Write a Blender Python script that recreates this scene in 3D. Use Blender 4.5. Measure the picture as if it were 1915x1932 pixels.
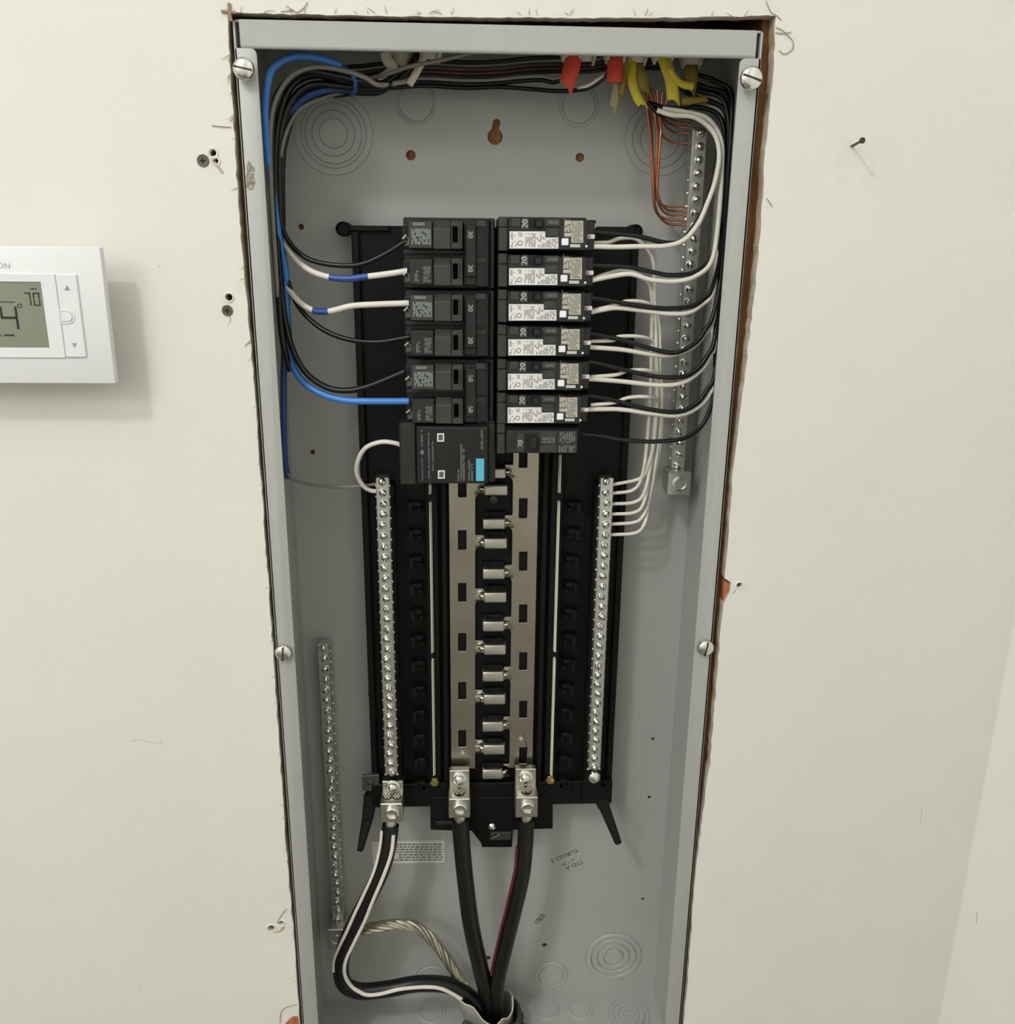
import bpy, bmesh, math, random
from mathutils import Vector, Matrix
from mathutils.geometry import tessellate_polygon
random.seed(7)
for o in list(bpy.data.objects): bpy.data.objects.remove(o, do_unlink=True)
scn = bpy.context.scene
COL = scn.collection
# ------------------------------------------------------------------ camera, world, lights, exposure
F_PX, PITCH, YAW, ROLL = 1700.0, 0.294345, 0.046608, 0.011183
CAM = Vector((-0.023972, -0.681233, 0.058062))
_fw = Vector((math.sin(YAW)*math.cos(PITCH), math.cos(YAW)*math.cos(PITCH), -math.sin(PITCH)))
_rt = Vector((math.cos(YAW), -math.sin(YAW), 0)); _up = _rt.cross(_fw)
_r = math.cos(ROLL)*_rt + math.sin(ROLL)*_up; _u = -math.sin(ROLL)*_rt + math.cos(ROLL)*_up
cd = bpy.data.cameras.new('camera'); cam = bpy.data.objects.new('camera', cd); COL.objects.link(cam)
cd.sensor_fit = 'HORIZONTAL'; cd.sensor_width = 36; cd.lens = 36*F_PX/1915; cd.clip_start = .01
cam.matrix_world = Matrix(((_r.x,_u.x,-_fw.x,CAM.x),(_r.y,_u.y,-_fw.y,CAM.y),(_r.z,_u.z,-_fw.z,CAM.z),(0,0,0,1)))
scn.camera = cam
world = bpy.data.worlds.new('world'); scn.world = world; world.use_nodes = True
bg = world.node_tree.nodes['Background']; bg.inputs[0].default_value = (1.0,.97,.91,1); bg.inputs[1].default_value = .05
def ceiling_or_fill_lamp(loc, power, radius):
    l = bpy.data.lights.new('ceiling_or_fill_lamp','POINT'); l.energy=power; l.color=(.975,.97,1.0); l.shadow_soft_size=radius
    o = bpy.data.objects.new('ceiling_or_fill_lamp',l); COL.objects.link(o); o.location=loc
ceiling_or_fill_lamp((-.85,-1.25,1.30), 36.5, .075)
ceiling_or_fill_lamp((-2.0,-2.60,1.45), 33, .15)  # unseen second lamp, added to even out the wall and fill shadows
vs = scn.view_settings; vs.view_transform='Standard'; vs.look='None'; vs.gamma=1; vs.use_curve_mapping=False; vs.exposure=0.0

def ray(px,py): return _fw + (px-957.5)/F_PX*_r - (py-966)/F_PX*_u
def U(px,py,Y):                # point of the plane y = Y that was measured at this pixel of the photograph
    d = ray(px,py); return CAM + d*((Y-CAM.y)/d.y)
def UZ(px,py,z):
    d = ray(px,py); return CAM + d*((z-CAM.z)/d.z)
# ------------------------------------------------------------------ materials
def lin(c): return tuple((v/255/12.92 if v/255<=.04045 else ((v/255+.055)/1.055)**2.4) for v in c)+(1,)
MATS = {}
def mat(name, c, rough=.5, metal=0, bump=0, bscale=200, var=.0, vscale=40, spec=.5, c2=None, coat=0, emit=0, stretch=None):
    m = bpy.data.materials.new(name); m.use_nodes=True; nt=m.node_tree; b=nt.nodes['Principled BSDF']
    L = lin(c); b.inputs['Base Color'].default_value=L; b.inputs['Roughness'].default_value=rough; b.inputs['Metallic'].default_value=metal
    b.inputs['Specular IOR Level'].default_value=spec; b.inputs['Coat Weight'].default_value=coat
    if emit: b.inputs['Emission Color'].default_value=L; b.inputs['Emission Strength'].default_value=emit
    tc = nt.nodes.new('ShaderNodeTexCoord'); src = tc.outputs['Object']
    if stretch:
        mp = nt.nodes.new('ShaderNodeMapping'); mp.inputs['Scale'].default_value=stretch
        nt.links.new(src, mp.inputs['Vector']); src = mp.outputs['Vector']
    if var or c2:
        n = nt.nodes.new('ShaderNodeTexNoise'); n.inputs['Scale'].default_value=vscale; n.inputs['Detail'].default_value=5
        r = nt.nodes.new('ShaderNodeValToRGB'); nt.links.new(src,n.inputs['Vector']); nt.links.new(n.outputs['Fac'],r.inputs['Fac'])
        L2 = lin(c2) if c2 else tuple(min(1,v*(1+var)) for v in L[:3])+(1,)
        L1 = L if c2 else tuple(v*(1-var) for v in L[:3])+(1,)
        r.color_ramp.elements[0].position=.3; r.color_ramp.elements[1].position=.7
        r.color_ramp.elements[0].color=L1; r.color_ramp.elements[1].color=L2
        nt.links.new(r.outputs['Color'],b.inputs['Base Color'])
    if bump:
        n = nt.nodes.new('ShaderNodeTexNoise'); n.inputs['Scale'].default_value=bscale; n.inputs['Detail'].default_value=4
        bp = nt.nodes.new('ShaderNodeBump'); bp.inputs['Strength'].default_value=bump; bp.inputs['Distance'].default_value=.001
        nt.links.new(src,n.inputs['Vector']); nt.links.new(n.outputs['Fac'],bp.inputs['Height']); nt.links.new(bp.outputs['Normal'],b.inputs['Normal'])
    MATS[name]=m; return m
mat('wall_paint',(224,222,214),.75,bump=.5,bscale=110,var=.015,vscale=9,spec=.25)
mat('brightened_wall_paint',(240,240,234),.7,bump=.3,bscale=130,spec=.25)  # lightened so the side wall looks more strongly lit; also lifts room bounce
mat('gypsum',(214,206,190),.95,bump=.5,bscale=600,c2=(176,150,120),vscale=70)
mat('torn_paper',(158,136,112),.9,bump=.3)
mat('wood',(150,98,52),.7,bump=.4,bscale=90,c2=(98,58,28),vscale=26,stretch=(8,8,.6))
mat('wood_orange',(186,120,76),.8,bump=.5,bscale=300,c2=(150,92,54),vscale=200)
mat('dark_wood',(86,58,36),.9,bump=.3,c2=(60,40,26),vscale=20)
mat('grey_enamel',(172,173,168),.36,bump=.06,bscale=400,var=.02,vscale=14,spec=.45)
mat('scratch',(124,120,106),.35,.7,bump=.5,bscale=500,c2=(160,156,142),vscale=300)
mat('black_base',(9,9,9),.55,bump=.08,bscale=300,spec=.22)
mat('black_plastic',(32,32,31),.5,bump=.12,bscale=900,spec=.45)
mat('charcoal_lit_plastic',(55,55,53),.55,bump=.12,bscale=900,spec=.45)  # breaker black lightened so that ledges and edges look lit
mat('well_black',(8,8,8),.7)
mat('label_black',(16,16,18),.35)
mat('bus_metal',(180,176,164),.32,1,bump=.05,bscale=60,c2=(164,154,140),vscale=16)
mat('stab_metal',(160,158,148),.34,1,bump=.04)
mat('aluminium',(206,206,200),.34,1,bump=.1,bscale=500)
mat('screw_metal',(222,222,216),.2,1,bump=.08,bscale=700)
mat('dull_zinc',(192,189,178),.32,1,bump=.1,bscale=500)
mat('brass',(204,188,128),.25,1)
mat('dark_metal',(70,68,60),.5,.8)
mat('copper',(186,124,98),.32,1,bump=.06,bscale=500)
mat('wire_black',(11,11,11),.36,bump=.05,bscale=300,spec=.4)
mat('wire_white',(224,219,206),.42,bump=.05,bscale=300)
mat('wire_cream',(206,198,180),.5)
mat('wire_grey',(128,125,117),.5)
mat('wire_blue',(66,128,206),.4,bump=.05,bscale=300)
mat('wire_blue_dark',(44,70,130),.5)
mat('tape_blue',(48,76,142),.38,bump=.2,bscale=400)
mat('wire_brown',(62,50,46),.5)
mat('wire_dark_red',(74,34,36),.5)
mat('wire_red',(88,24,32),.45)
mat('jacket_red',(216,74,56),.55,bump=.1)
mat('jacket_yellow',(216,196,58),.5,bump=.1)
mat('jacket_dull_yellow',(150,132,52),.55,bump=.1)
mat('jacket_paper',(176,166,130),.8,bump=.2)
mat('clamp_plastic',(214,208,190),.5)
mat('sheath_grey',(128,127,119),.5,bump=.3,bscale=150,var=.1,vscale=60)
mat('bare_alu',(196,192,176),.36,1,bump=.05)
mat('conduit_grey',(74,76,75),.45,.3)
mat('white_print',(186,186,182),.6)
mat('grey_print',(120,122,122),.6)
mat('pale_print',(150,160,160),.6)
mat('label_white',(232,231,226),.35,bump=.1,bscale=900)
mat('label_silver',(196,196,190),.35)
mat('label_beige',(190,184,166),.5)
mat('ink',(60,60,58),.7)
mat('ink_soft',(118,118,114),.7)
mat('button_white',(240,240,246),.4)
mat('cyan_label',(92,182,206),.4)
mat('led_green',(74,100,84),.4)
mat('therm_white',(226,226,226),.4,bump=.03)
mat('therm_grey',(150,150,150),.5)
mat('lcd',(136,140,122),.3,c2=(126,130,112),vscale=12)
mat('lcd_ink',(34,36,30),.5)
mat('sticker',(214,214,206),.5)
mat('phos_screw',(92,94,84),.45,.6)
mat('floor_wood',(112,108,102),.6,var=.1,vscale=4)
# ------------------------------------------------------------------ geometry helpers
class MB:
    def __init__(s): s.v=[]; s.f=[]; s.mi=[]
    def add(s, vs, fs, m=0):
        n=len(s.v); s.v+= [tuple(a) for a in vs]; s.f+=[tuple(i+n for i in f) for f in fs]; s.mi+=[m]*len(fs); return s
    def box(s,x0,x1,y0,y1,z0,z1,m=0):
        if x0>x1:x0,x1=x1,x0
        if y0>y1:y0,y1=y1,y0
        if z0>z1:z0,z1=z1,z0
        return s.add([(x0,y0,z0),(x1,y0,z0),(x1,y1,z0),(x0,y1,z0),(x0,y0,z1),(x1,y0,z1),(x1,y1,z1),(x0,y1,z1)],
          [(0,3,2,1),(4,5,6,7),(0,1,5,4),(1,2,6,5),(2,3,7,6),(3,0,4,7)],m)
    def hexa(s,a,b,m=0):          # two quads a,b (4 pts each) joined
        return s.add(list(a)+list(b),[(0,1,2,3),(7,6,5,4)]+[(i,i+4,(i+1)%4+4,(i+1)%4) for i in range(4)],m)
    def bar(s,p0,p1,w0,h0,w1,h1,side=Vector((1,0,0)),m=0):
        p0,p1=Vector(p0),Vector(p1); d=(p1-p0).normalized(); a=(side-d*side.dot(d)).normalized(); b=d.cross(a)
        q=lambda p,w,h:[p+a*w/2*i+b*h/2*j for i,j in ((-1,-1),(1,-1),(1,1),(-1,1))]
        return s.hexa(q(p0,w0,h0),q(p1,w1,h1),m)
    def prism(s,poly,y0,y1,holes=(),m=0,mside=None):   # poly: (x,z)
        if mside is None: mside=m
        loops=[list(poly)]+[list(h) for h in holes]
        vl=[[Vector((p[0],p[1],0)) for p in l] for l in loops]
        tri=tessellate_polygon(vl); flat=[p for l in loops for p in l]; n=len(flat)
        base=len(s.v)
        s.v+=[(p[0],y0,p[1]) for p in flat]+[(p[0],y1,p[1]) for p in flat]
        for t in tri:
            a,b,c=[flat[i] for i in t]
            area=(b[0]-a[0])*(c[1]-a[1])-(c[0]-a[0])*(b[1]-a[1])
            if abs(area)<1e-14: continue
            t = t if area>0 else (t[0],t[2],t[1])
            s.f.append(tuple(base+i for i in t)); s.mi.append(m)
            s.f.append(tuple(base+n+i for i in (t[0],t[2],t[1]))); s.mi.append(m)
        k=0
        for l in loops:
            for i in range(len(l)):
                a=base+k+i; b=base+k+(i+1)%len(l); s.f.append((a,a+n,b+n,b)); s.mi.append(mside)
            k+=len(l)
        return s
    def lathe(s,prof,c,axis=(0,-1,0),n=20,m=0,sx=1,sz=1,cap=True):   # prof: (r,h) h along axis
        c=Vector(c); ax=Vector(axis).normalized(); t=Vector((0,0,1)) if abs(ax.z)<.9 else Vector((1,0,0))
        a=ax.cross(t).normalized(); b=a.cross(ax)
        vs=[]; fs=[]
        for r,h in prof:
            for i in range(n):
                q=2*math.pi*i/n; vs.append(c+ax*h+a*(r*sx*math.cos(q))+b*(r*sz*math.sin(q)))
        for j in range(len(prof)-1):
            for i in range(n): fs.append((j*n+i,j*n+(i+1)%n,(j+1)*n+(i+1)%n,(j+1)*n+i))
        if cap and prof[0][0]>1e-6: fs.append(tuple(range(n-1,-1,-1)))
        if cap and prof[-1][0]>1e-6: fs.append(tuple((len(prof)-1)*n+i for i in range(n)))
        return s.add(vs,fs,m)
    def tube(s,pts,r,n=10,m=0,cap=True):
        pts=[Vector(p) for p in pts]; N=len(pts)
        rr=r if isinstance(r,(list,tuple)) else [r]*N
        T=[(pts[min(i+1,N-1)]-pts[max(i-1,0)]).normalized() for i in range(N)]
        a=T[0].orthogonal().normalized(); vs=[]; fs=[]
        for i in range(N):
            a=(a-T[i]*a.dot(T[i])).normalized(); b=T[i].cross(a)
            for k in range(n):
                q=2*math.pi*k/n; vs.append(pts[i]+(a*math.cos(q)+b*math.sin(q))*rr[i])
        for i in range(N-1):
            for k in range(n): fs.append((i*n+k,i*n+(k+1)%n,(i+1)*n+(k+1)%n,(i+1)*n+k))
        if cap: fs.append(tuple(range(n-1,-1,-1))); fs.append(tuple((N-1)*n+k for k in range(n)))
        return s.add(vs,fs,m)
    def build(s,name,mats,parent=None,bevel=0,seg=1,smooth=False,origin=None):
        if not isinstance(mats,(list,tuple)): mats=[mats]
        o0 = Vector((0,0,0))
        if parent is not None: o0=WORLD[parent]
        else:
            o0 = Vector(origin) if origin is not None else sum((Vector(v) for v in s.v),Vector())/len(s.v)
        me=bpy.data.meshes.new(name); me.from_pydata([tuple(Vector(v)-o0) for v in s.v],[],s.f)
        for m in mats: me.materials.append(MATS[m])
        me.polygons.foreach_set('material_index',s.mi)
        bm=bmesh.new(); bm.from_mesh(me); bmesh.ops.recalc_face_normals(bm,faces=bm.faces)
        if bevel:
            ed=[e for e in bm.edges if len(e.link_faces)==2 and e.calc_face_angle(0)>.6]
            bmesh.ops.bevel(bm,geom=ed,offset=bevel,segments=seg,profile=.5,affect='EDGES',clamp_overlap=True)
        bm.to_mesh(me); bm.free()
        if smooth:
            me.polygons.foreach_set('use_smooth',[True]*len(me.polygons))
            try: me.set_sharp_from_angle(angle=math.radians(38))
            except Exception: pass
        o=bpy.data.objects.new(name,me); COL.objects.link(o)
        if parent is not None: o.parent=parent
        else: o.location=o0
        WORLD[o]=o0
        return o
WORLD={}
def empty(name,loc):
    o=bpy.data.objects.new(name,None); COL.objects.link(o); o.location=loc; o.empty_display_size=.01; WORLD[o]=Vector(loc); return o
def tag(o,label=None,cat=None,group=None,kind=None):
    if label: o['label']=label
    if cat: o['category']=cat
    if group: o['group']=group
    if kind: o['kind']=kind
    return o
def copy_tree(o,parent=None):
    c=o.copy(); COL.objects.link(c); c.parent=parent; WORLD[c]=WORLD[o].copy()
    for ch in list(o.children): copy_tree(ch,c)
    return c
def place(me_obj,loc,parent,rot=None,name=None):     # another object sharing a mesh, at a world location under a parent
    o=bpy.data.objects.new(name or me_obj.name.split('.')[0],me_obj.data); COL.objects.link(o); o.parent=parent
    o.location=Vector(loc)-WORLD[parent]
    if rot: o.rotation_euler=rot
    WORLD[o]=Vector(loc); return o
def spline(pts,k=8):
    P=[Vector(p) for p in pts]; P=[P[0]*2-P[1]]+P+[P[-1]*2-P[-2]]; out=[]
    for i in range(1,len(P)-2):
        a,b,c,d=P[i-1],P[i],P[i+1],P[i+2]
        for j in range(k):
            t=j/k; out.append(.5*((2*b)+(c-a)*t+(2*a-5*b+4*c-d)*t*t+(3*b-a-3*c+d)*t**3))
    out.append(P[-2]); return out
def circ(cx,cz,r,n=16,sx=1,sz=1): return [(cx+r*sx*math.cos(2*math.pi*i/n),cz+r*sz*math.sin(2*math.pi*i/n)) for i in range(n)]
def xz(px,py,Y): p=U(px,py,Y); return (p.x,p.z)
_TX={}
def text_faces(body):
    if body in _TX: return _TX[body]
    c=bpy.data.curves.new('t','FONT'); c.body=body; c.size=1; c.align_x='CENTER'; c.align_y='CENTER'; c.resolution_u=2; c.fill_mode='FRONT'
    o=bpy.data.objects.new('t',c); COL.objects.link(o); bpy.context.view_layer.update()
    me=bpy.data.meshes.new_from_object(o.evaluated_get(bpy.context.evaluated_depsgraph_get()))
    r=([v.co.copy() for v in me.vertices],[tuple(p.vertices) for p in me.polygons])
    bpy.data.objects.remove(o); bpy.data.curves.remove(c); bpy.data.meshes.remove(me); _TX[body]=r; return r
def add_text(mb,body,c,size,ang=0,m=0,sx=1,bold=0):     # on a surface that faces -y; ang counter-clockwise as seen from the room
    vs,fs=text_faces(body); ca,sa=math.cos(ang),math.sin(ang); c=Vector(c)
    for dx in ((0,) if not bold else (-bold,bold)):
        mb.add([c+Vector(((v.x*sx*size+dx)*ca-v.y*size*sa,0,(v.x*sx*size+dx)*sa+v.y*size*ca)) for v in vs],fs,m)
    return mb
# ------------------------------------------------------------------ setting: walls
LIP=.002; BACK=.105; HW=.181; ZT=.1975; ZB=-.7315
cut=[(430,24),(560,27),(700,30),(860,32),(1000,33),(1150,34),(1300,33),(1400,31),(1463,29),(1460,130),(1454,190),(1447,250),(1440,340),(1436,420),(1425,540),(1411,660),
 (1398,770),(1384,880),(1376,990),(1367,1090),(1379,1098),(1376,1118),(1364,1140),(1361,1180),(1353,1270),(1340,1440),(1332,1490),(1311,1660),(1306,1740),(1297,1850),(1290,1932),(1280,2040)]
cutl=[(570,2040),(566,1932),(561,1850),(550,1720),(540,1600),(531,1470),(521,1320),(509,1140),(499,1000),(489,860),(477,700),(465,560),(452,420),(446,330),(441,240),(436,150),(431,70)]
def fine(pts,step,jit):
    out=[]
    for a,b in zip(pts,pts[1:]):
        n=max(1,int(math.hypot(b[0]-a[0],b[1]-a[1])/step))
        for i in range(n): t=i/n; out.append((a[0]+(b[0]-a[0])*t+random.uniform(-jit,jit),a[1]+(b[1]-a[1])*t+random.uniform(-jit,jit)))
    return out
hole=[xz(x,y,0) for x,y in fine(cut,14,1.3)+fine(cutl+[cut[0]],14,1.3)]
WX0,WX1,WZ0,WZ1=-2.6,.437,-1.35,1.6
small=[[xz(402+6*math.cos(a),289+7*math.sin(a),0) for a in [i*math.pi/5 for i in range(10)]],
 [xz(407+5*math.cos(a),304+5*math.sin(a),0) for a in [i*math.pi/4 for i in range(8)]],
 [xz(432+7*math.cos(a),561+7*math.sin(a),0) for a in [i*math.pi/5 for i in range(10)]],
 [xz(512+9*math.cos(a),1750+6*math.sin(a),0) for a in [i*math.pi/5 for i in range(10)]],
 [xz(531+5*math.cos(a),1741+5*math.sin(a),0) for a in [i*math.pi/4 for i in range(8)]],
 [xz(1395+6*math.cos(a),1104+6*math.sin(a),0) for a in [i*math.pi/5 for i in range(10)]]]
wb=MB().prism([(WX0,WZ0),(WX1,WZ0),(WX1,WZ1+.06),(WX0,WZ1+.06)],0,.0127,[hole]+small,0,1)
wall=tag(wb.build('wall_back',['wall_paint','gypsum'],origin=(0,0,0)),'off white painted drywall with a rough rectangular opening',None,None,'structure')
tag(MB().box(WX1,WX1+.02,-3.0,.1,WZ0,WZ1+.06).build('wall_right','brightened_wall_paint',origin=(WX1,0,0)),'off white side wall at the right edge of the picture',None,None,'structure')
tag(MB().box(-1.15,WX1+.02,.1085,.120,WZ0,WZ1).build('wall_cavity','wood',origin=(0,.16,0)),'dark board behind the wall opening',None,None,'structure')
tag(MB().box(-2.6,WX1+.02,-3.0,.1,WZ1+.06,WZ1+.08).build('ceiling','brightened_wall_paint',origin=(0,0,WZ1+.06)),'white ceiling above the picture',None,None,'structure')
tag(MB().box(-2.6,WX1+.02,-3.02,-3.0,WZ0,WZ1+.06).build('wall_front','brightened_wall_paint',origin=(0,-3.0,0)),'wall of the room behind the viewer',None,None,'structure')
tag(MB().box(-2.62,-2.6,-3.0,.1,WZ0,WZ1+.06).build('wall_left','brightened_wall_paint',origin=(-2.6,0,0)),'wall of the room far to the left',None,None,'structure')
tag(MB().box(-2.6,WX1+.02,-3.0,.1,WZ0-.02,WZ0).build('floor','floor_wood',origin=(0,0,WZ0)),'floor of the room below the picture',None,None,'structure')
# torn paper along the cut, part of the drywall
fr=MB()
def hair(p,dirx,dirz,l,r=.00022):
    a=random.uniform(-1,1); pts=[]
    for i in range(5):
        t=i/4; pts.append((p[0]+dirx*l*t-dirz*a*l*t*t*.7, -.0006-random.uniform(.0,.0009)*t, p[1]+dirz*l*t+dirx*a*l*t*t*.7))
    fr.tube(pts,[r,r,r*.9,r*.7,r*.4],5)
for i in range(46):
    t=random.random(); k=int(t*(len(cutl)-1)); a,b=cutl[k],cutl[k+1]; u=random.random()
    if a[1]>1900: continue
    p=xz(a[0]+(b[0]-a[0])*u,a[1]+(b[1]-a[1])*u,0); s=.7 if a[1]<800 else .35
    hair(p,-1*random.uniform(.2,.8)*s,-1*random.uniform(.3,1)*s,random.uniform(.004,.010))
for i in range(26):
    x=random.uniform(450,1440); p=xz(x,24+8*(x-430)/1033,0); hair(p,random.uniform(-1,1),random.uniform(.2,.8),random.uniform(.003,.008))
for pts in ([(1463,62),(1478,63),(1492,61)],[(1464,52),(1475,56),(1485,66),(1496,78),(1494,94),(1480,102),(1470,95)],[(1446,2),(1450,14),(1456,24),(1466,30),(1474,38)],
            [(560,24),(572,16),(580,5)],[(560,24),(552,20),(530,22)],[(400,237),(420,239),(436,240)],[(540,1715),(530,1728),(523,1742)],[(560,1895),(533,1905),(528,1930)],[(1447,374),(1452,382),(1457,389)]):
    fr.tube(spline([U(x,y,-.0008) for x,y in pts],5),.0003,5)
# short loose burrs at the corner
fr.tube([U(418,21,-.0008),U(430,22,-.0012),U(445,24,-.0008)],.0010,6); fr.tube([U(432,6,-.0008),U(432,20,-.0012),U(436,40,-.0006)],.0012,6)
tag(fr.build('torn_paper','torn_paper',wall,smooth=True),'frayed brown paper fibres along the cut edge',None,None,'stuff')
# blisters, gouges and pencil marks on the drywall
bl=MB()
for px,py,r in ((402,289,9),(407,304,8),(512,1751,11),(531,1741,8),(1395,1104,8),(432,561,9)):
    c=U(px,py,0); rr=r/2650
    bl.lathe([(rr*1.25,-.0002),(rr*1.02,.0009),(rr*.8,.0006),(rr*.74,-.004)],c,n=14,cap=False)
bl.build('hole_rim','wall_paint',wall,smooth=True)
gz=MB()
for pts,r in (([(404,306),(412,314),(420,326)],.0011),([(516,1757),(528,1756),(536,1748)],.0013),([(434,596),(435,606),(430,612)],.0006),([(1388,1112),(1382,1120)],.0007)):
    gz.tube([U(x,y,.0002) for x,y in pts],[r]*len(pts),6)
gz.build('gouge','gypsum',wall,smooth=True)
mk=MB()
for pts in ([(247,1398),(265,1396),(285,1400),(300,1404)],[(303,1396),(307,1408)],[(1740,1524),(1736,1552)],[(1388,1022),(1381,1026)],[(298,500),(303,506)],[(262,1858),(268,1868)],[(1590,934),(1592,936)]):
    mk.tube([U(x,y,.00006) for x,y in pts],.00016,4)
mk.tube([UZ(1843,1722,U(1843,1722,-.05).z)*1 for _ in (0,)]+[UZ(1843,1722,U(1843,1722,-.05).z)+Vector((0,-.002,-.01))],.0002,4)
mk.build('pencil_mark','ink_soft',wall)
# wooden framing seen in the gap round the box
xr=max(h[0] for h in hole); xl=min(h[0] for h in hole)
s1=MB().box(.1832,xr+.036,.0131,.100,-1.3,1.05); tag(s1.build('wall_stud','wood',bevel=.001),'bare wooden stud in the gap right of the grey panel box','stud',None,'structure')
s2=MB().box(xl-.036,-.1826,.0131,.100,-1.3,1.05); tag(s2.build('wall_stud','wood',bevel=.001),'bare wooden stud in the gap left of the grey panel box','stud',None,'structure')
w=MB().prism([xz(x,y,.004) for x,y in ((1366,1094),(1377,1099),(1378,1110),(1372,1120),(1371,1134),(1363,1140))],.003,.011)
tag(w.build('wood_chip','wood_orange',bevel=.0006),'orange splinter of bare wood in a notch at the right cut edge','wood chip')
w=MB().prism([xz(x,y,.002) for x,y in ((534,1936),(542,1924),(551,1915),(562,1913),(566,1936))],-.0012,.010)
w.prism([xz(x,y,.002) for x,y in ((548,1926),(556,1912),(560,1924))],-.0022,.004)
tag(w.build('wood_chip','wood_orange',bevel=.0006),'orange splintered wood at the bottom left of the cut edge','wood chip')
# ------------------------------------------------------------------ the grey panel box
box=tag(empty('panel_box',(0,BACK,ZB)),'tall grey enamelled steel panel box set into the wall opening','panel box')
T=.0014
def bhole(px,py,r,n=14): c=U(px,py,BACK); return circ(c.x,c.z,r/2250,n)
kc=U(934,258,BACK); kt=U(937,232,BACK)
key=[(kc.x+.0062*math.cos(a),kc.z+.0062*math.sin(a)) for a in [math.radians(118+i*(304)/14) for i in range(15)]]+[(kt.x+.0031*math.cos(a),kt.z+.0031*math.sin(a)) for a in [math.radians(i*30) for i in range(7)]]
holes=[key]+[bhole(*h) for h in ((775,293,9),(1094,297,8),(568,428,5.5),(590,853,5),(1232,1394,4),(1225,1504,4),(1213,1696,4),(1027,1783,6),(921,1808,7),(697,1310,4))]
MB().prism([(-HW,ZB),(HW,ZB),(HW,ZT),(-HW,ZT)],BACK,BACK+T,holes).build('back_plate','grey_enamel',box)
for s in (-1,1):
    MB().box(s*HW,s*(HW-T),LIP,BACK,ZB,ZT-.001).build('side_wall','grey_enamel',box)
    xi=s*(HW-.0148); xo=s*HW; zt=.180; c=.004
    poly=[(xo,ZB-.01),(xi,ZB-.01)]+[(xi+s*c*(1-math.cos(a)),zt-c+c*math.sin(a)) for a in [i*math.pi/8 for i in range(5)]]+[(xo,zt)]
    if s<0: poly=poly[::-1]
    MB().prism(poly,LIP,LIP+T).build('front_lip','grey_enamel',box,bevel=.0005,seg=2,smooth=True)
MB().box(-HW+T,HW-T,LIP+.001,BACK,ZT-T,ZT).build('top_wall','grey_enamel',box)
fl=MB().box(-.1768,.1768,LIP-.0006,LIP+.0012,.1812,ZT)
fl.tube([(-.1768,LIP+.0014,.1816),(.1768,LIP+.0014,.1816)],.0020,10)
fl.build('top_flange','grey_enamel',box,bevel=.0004,smooth=True)
MB().box(-HW+T,HW-T,LIP,BACK,ZB-T,ZB).build('bottom_wall','grey_enamel',box)
sc=MB().prism([xz(x,y,LIP-.0001) for x,y in ((470,302),(475,312),(481,318),(479,330),(482,345),(478,356),(471,360),(464,352),(463,340),(466,325),(464,315))],LIP-.00015,LIP)
tag(sc.build('scratch_patch','scratch',box),'scraped bare metal patch')
def knock(px,py,radii,Y=BACK,h=.0007,g=.0004):
    c=U(px,py,Y); mb=MB(); prof=[(radii[0]+.001,-.0001)]
    for k,r in enumerate(radii): prof+=[(r+g,h if k else h*.3),(r,.00002),(r-g,h)]
    prof.append((0.0,h)); mb.lathe(prof,c,n=40); return mb.build('knockout','grey_enamel',box,smooth=True)
knock(629,252,(.0315,.0262,.0228,.0172,.0112)); knock(785,194,(.0158,.0138)); knock(1092,200,(.0158,.0132)); knock(1245,262,(.0285,.0225,.016))
knock(1158,1805,(.0305,.0245,.0175,.0105),h=.0016,g=.0011); knock(1040,1840,(.0178,.0135),h=.0014,g=.0010); knock(815,1848,(.0178,.0135),h=.0014,g=.0010)
for px,py,radii in ((1032,1904,(.0135,.0105)),(1095,1904,(.0135,.0105)),(1187,1915,(.022,.017,.011,.006)),(815,1908,(.0150,.012))):
    c=UZ(px,py,ZB); prof=[(radii[0]+.001,-.0001)]
    for k,r in enumerate(radii): prof+=[(r+.0004,.0009 if k else .0003),(r,.00002),(r-.0004,.0009)]
    prof.append((0.0,.0009)); MB().lathe(prof,c,(0,0,1),n=36).build('knockout','grey_enamel',box,smooth=True)
# cover screws: domed slotted heads standing off the lip on a shank
def cover_screw(px,py,r,stand,slot,cross=False):
    c=U(px,py,LIP-stand); mb=MB()
    mb.lathe([(.0026,-stand),(.0026,0),(r,0),(r,.0012),(r*.86,.0026),(r*.55,.0036),(.0001,.0039)],c,n=24)
    o=mb.build('cover_screw','screw_metal',box,smooth=True)
    sl=MB(); a=Vector((math.cos(slot),0,math.sin(slot)))
    sl.bar(c+a*r*.86+Vector((0,-.0030,0)),c-a*r*.86+Vector((0,-.0030,0)),.0013,.0022,.0013,.0022,side=Vector((0,0,1)))
    sl.build('slot','dark_metal',o)
cover_screw(460,130,.0072,.006,-.2); cover_screw(1417,148,.0078,.007,-.3); cover_screw(535,1231,.0070,.002,1.5); cover_screw(1331,1222,.0070,.002,1.4)
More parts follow.
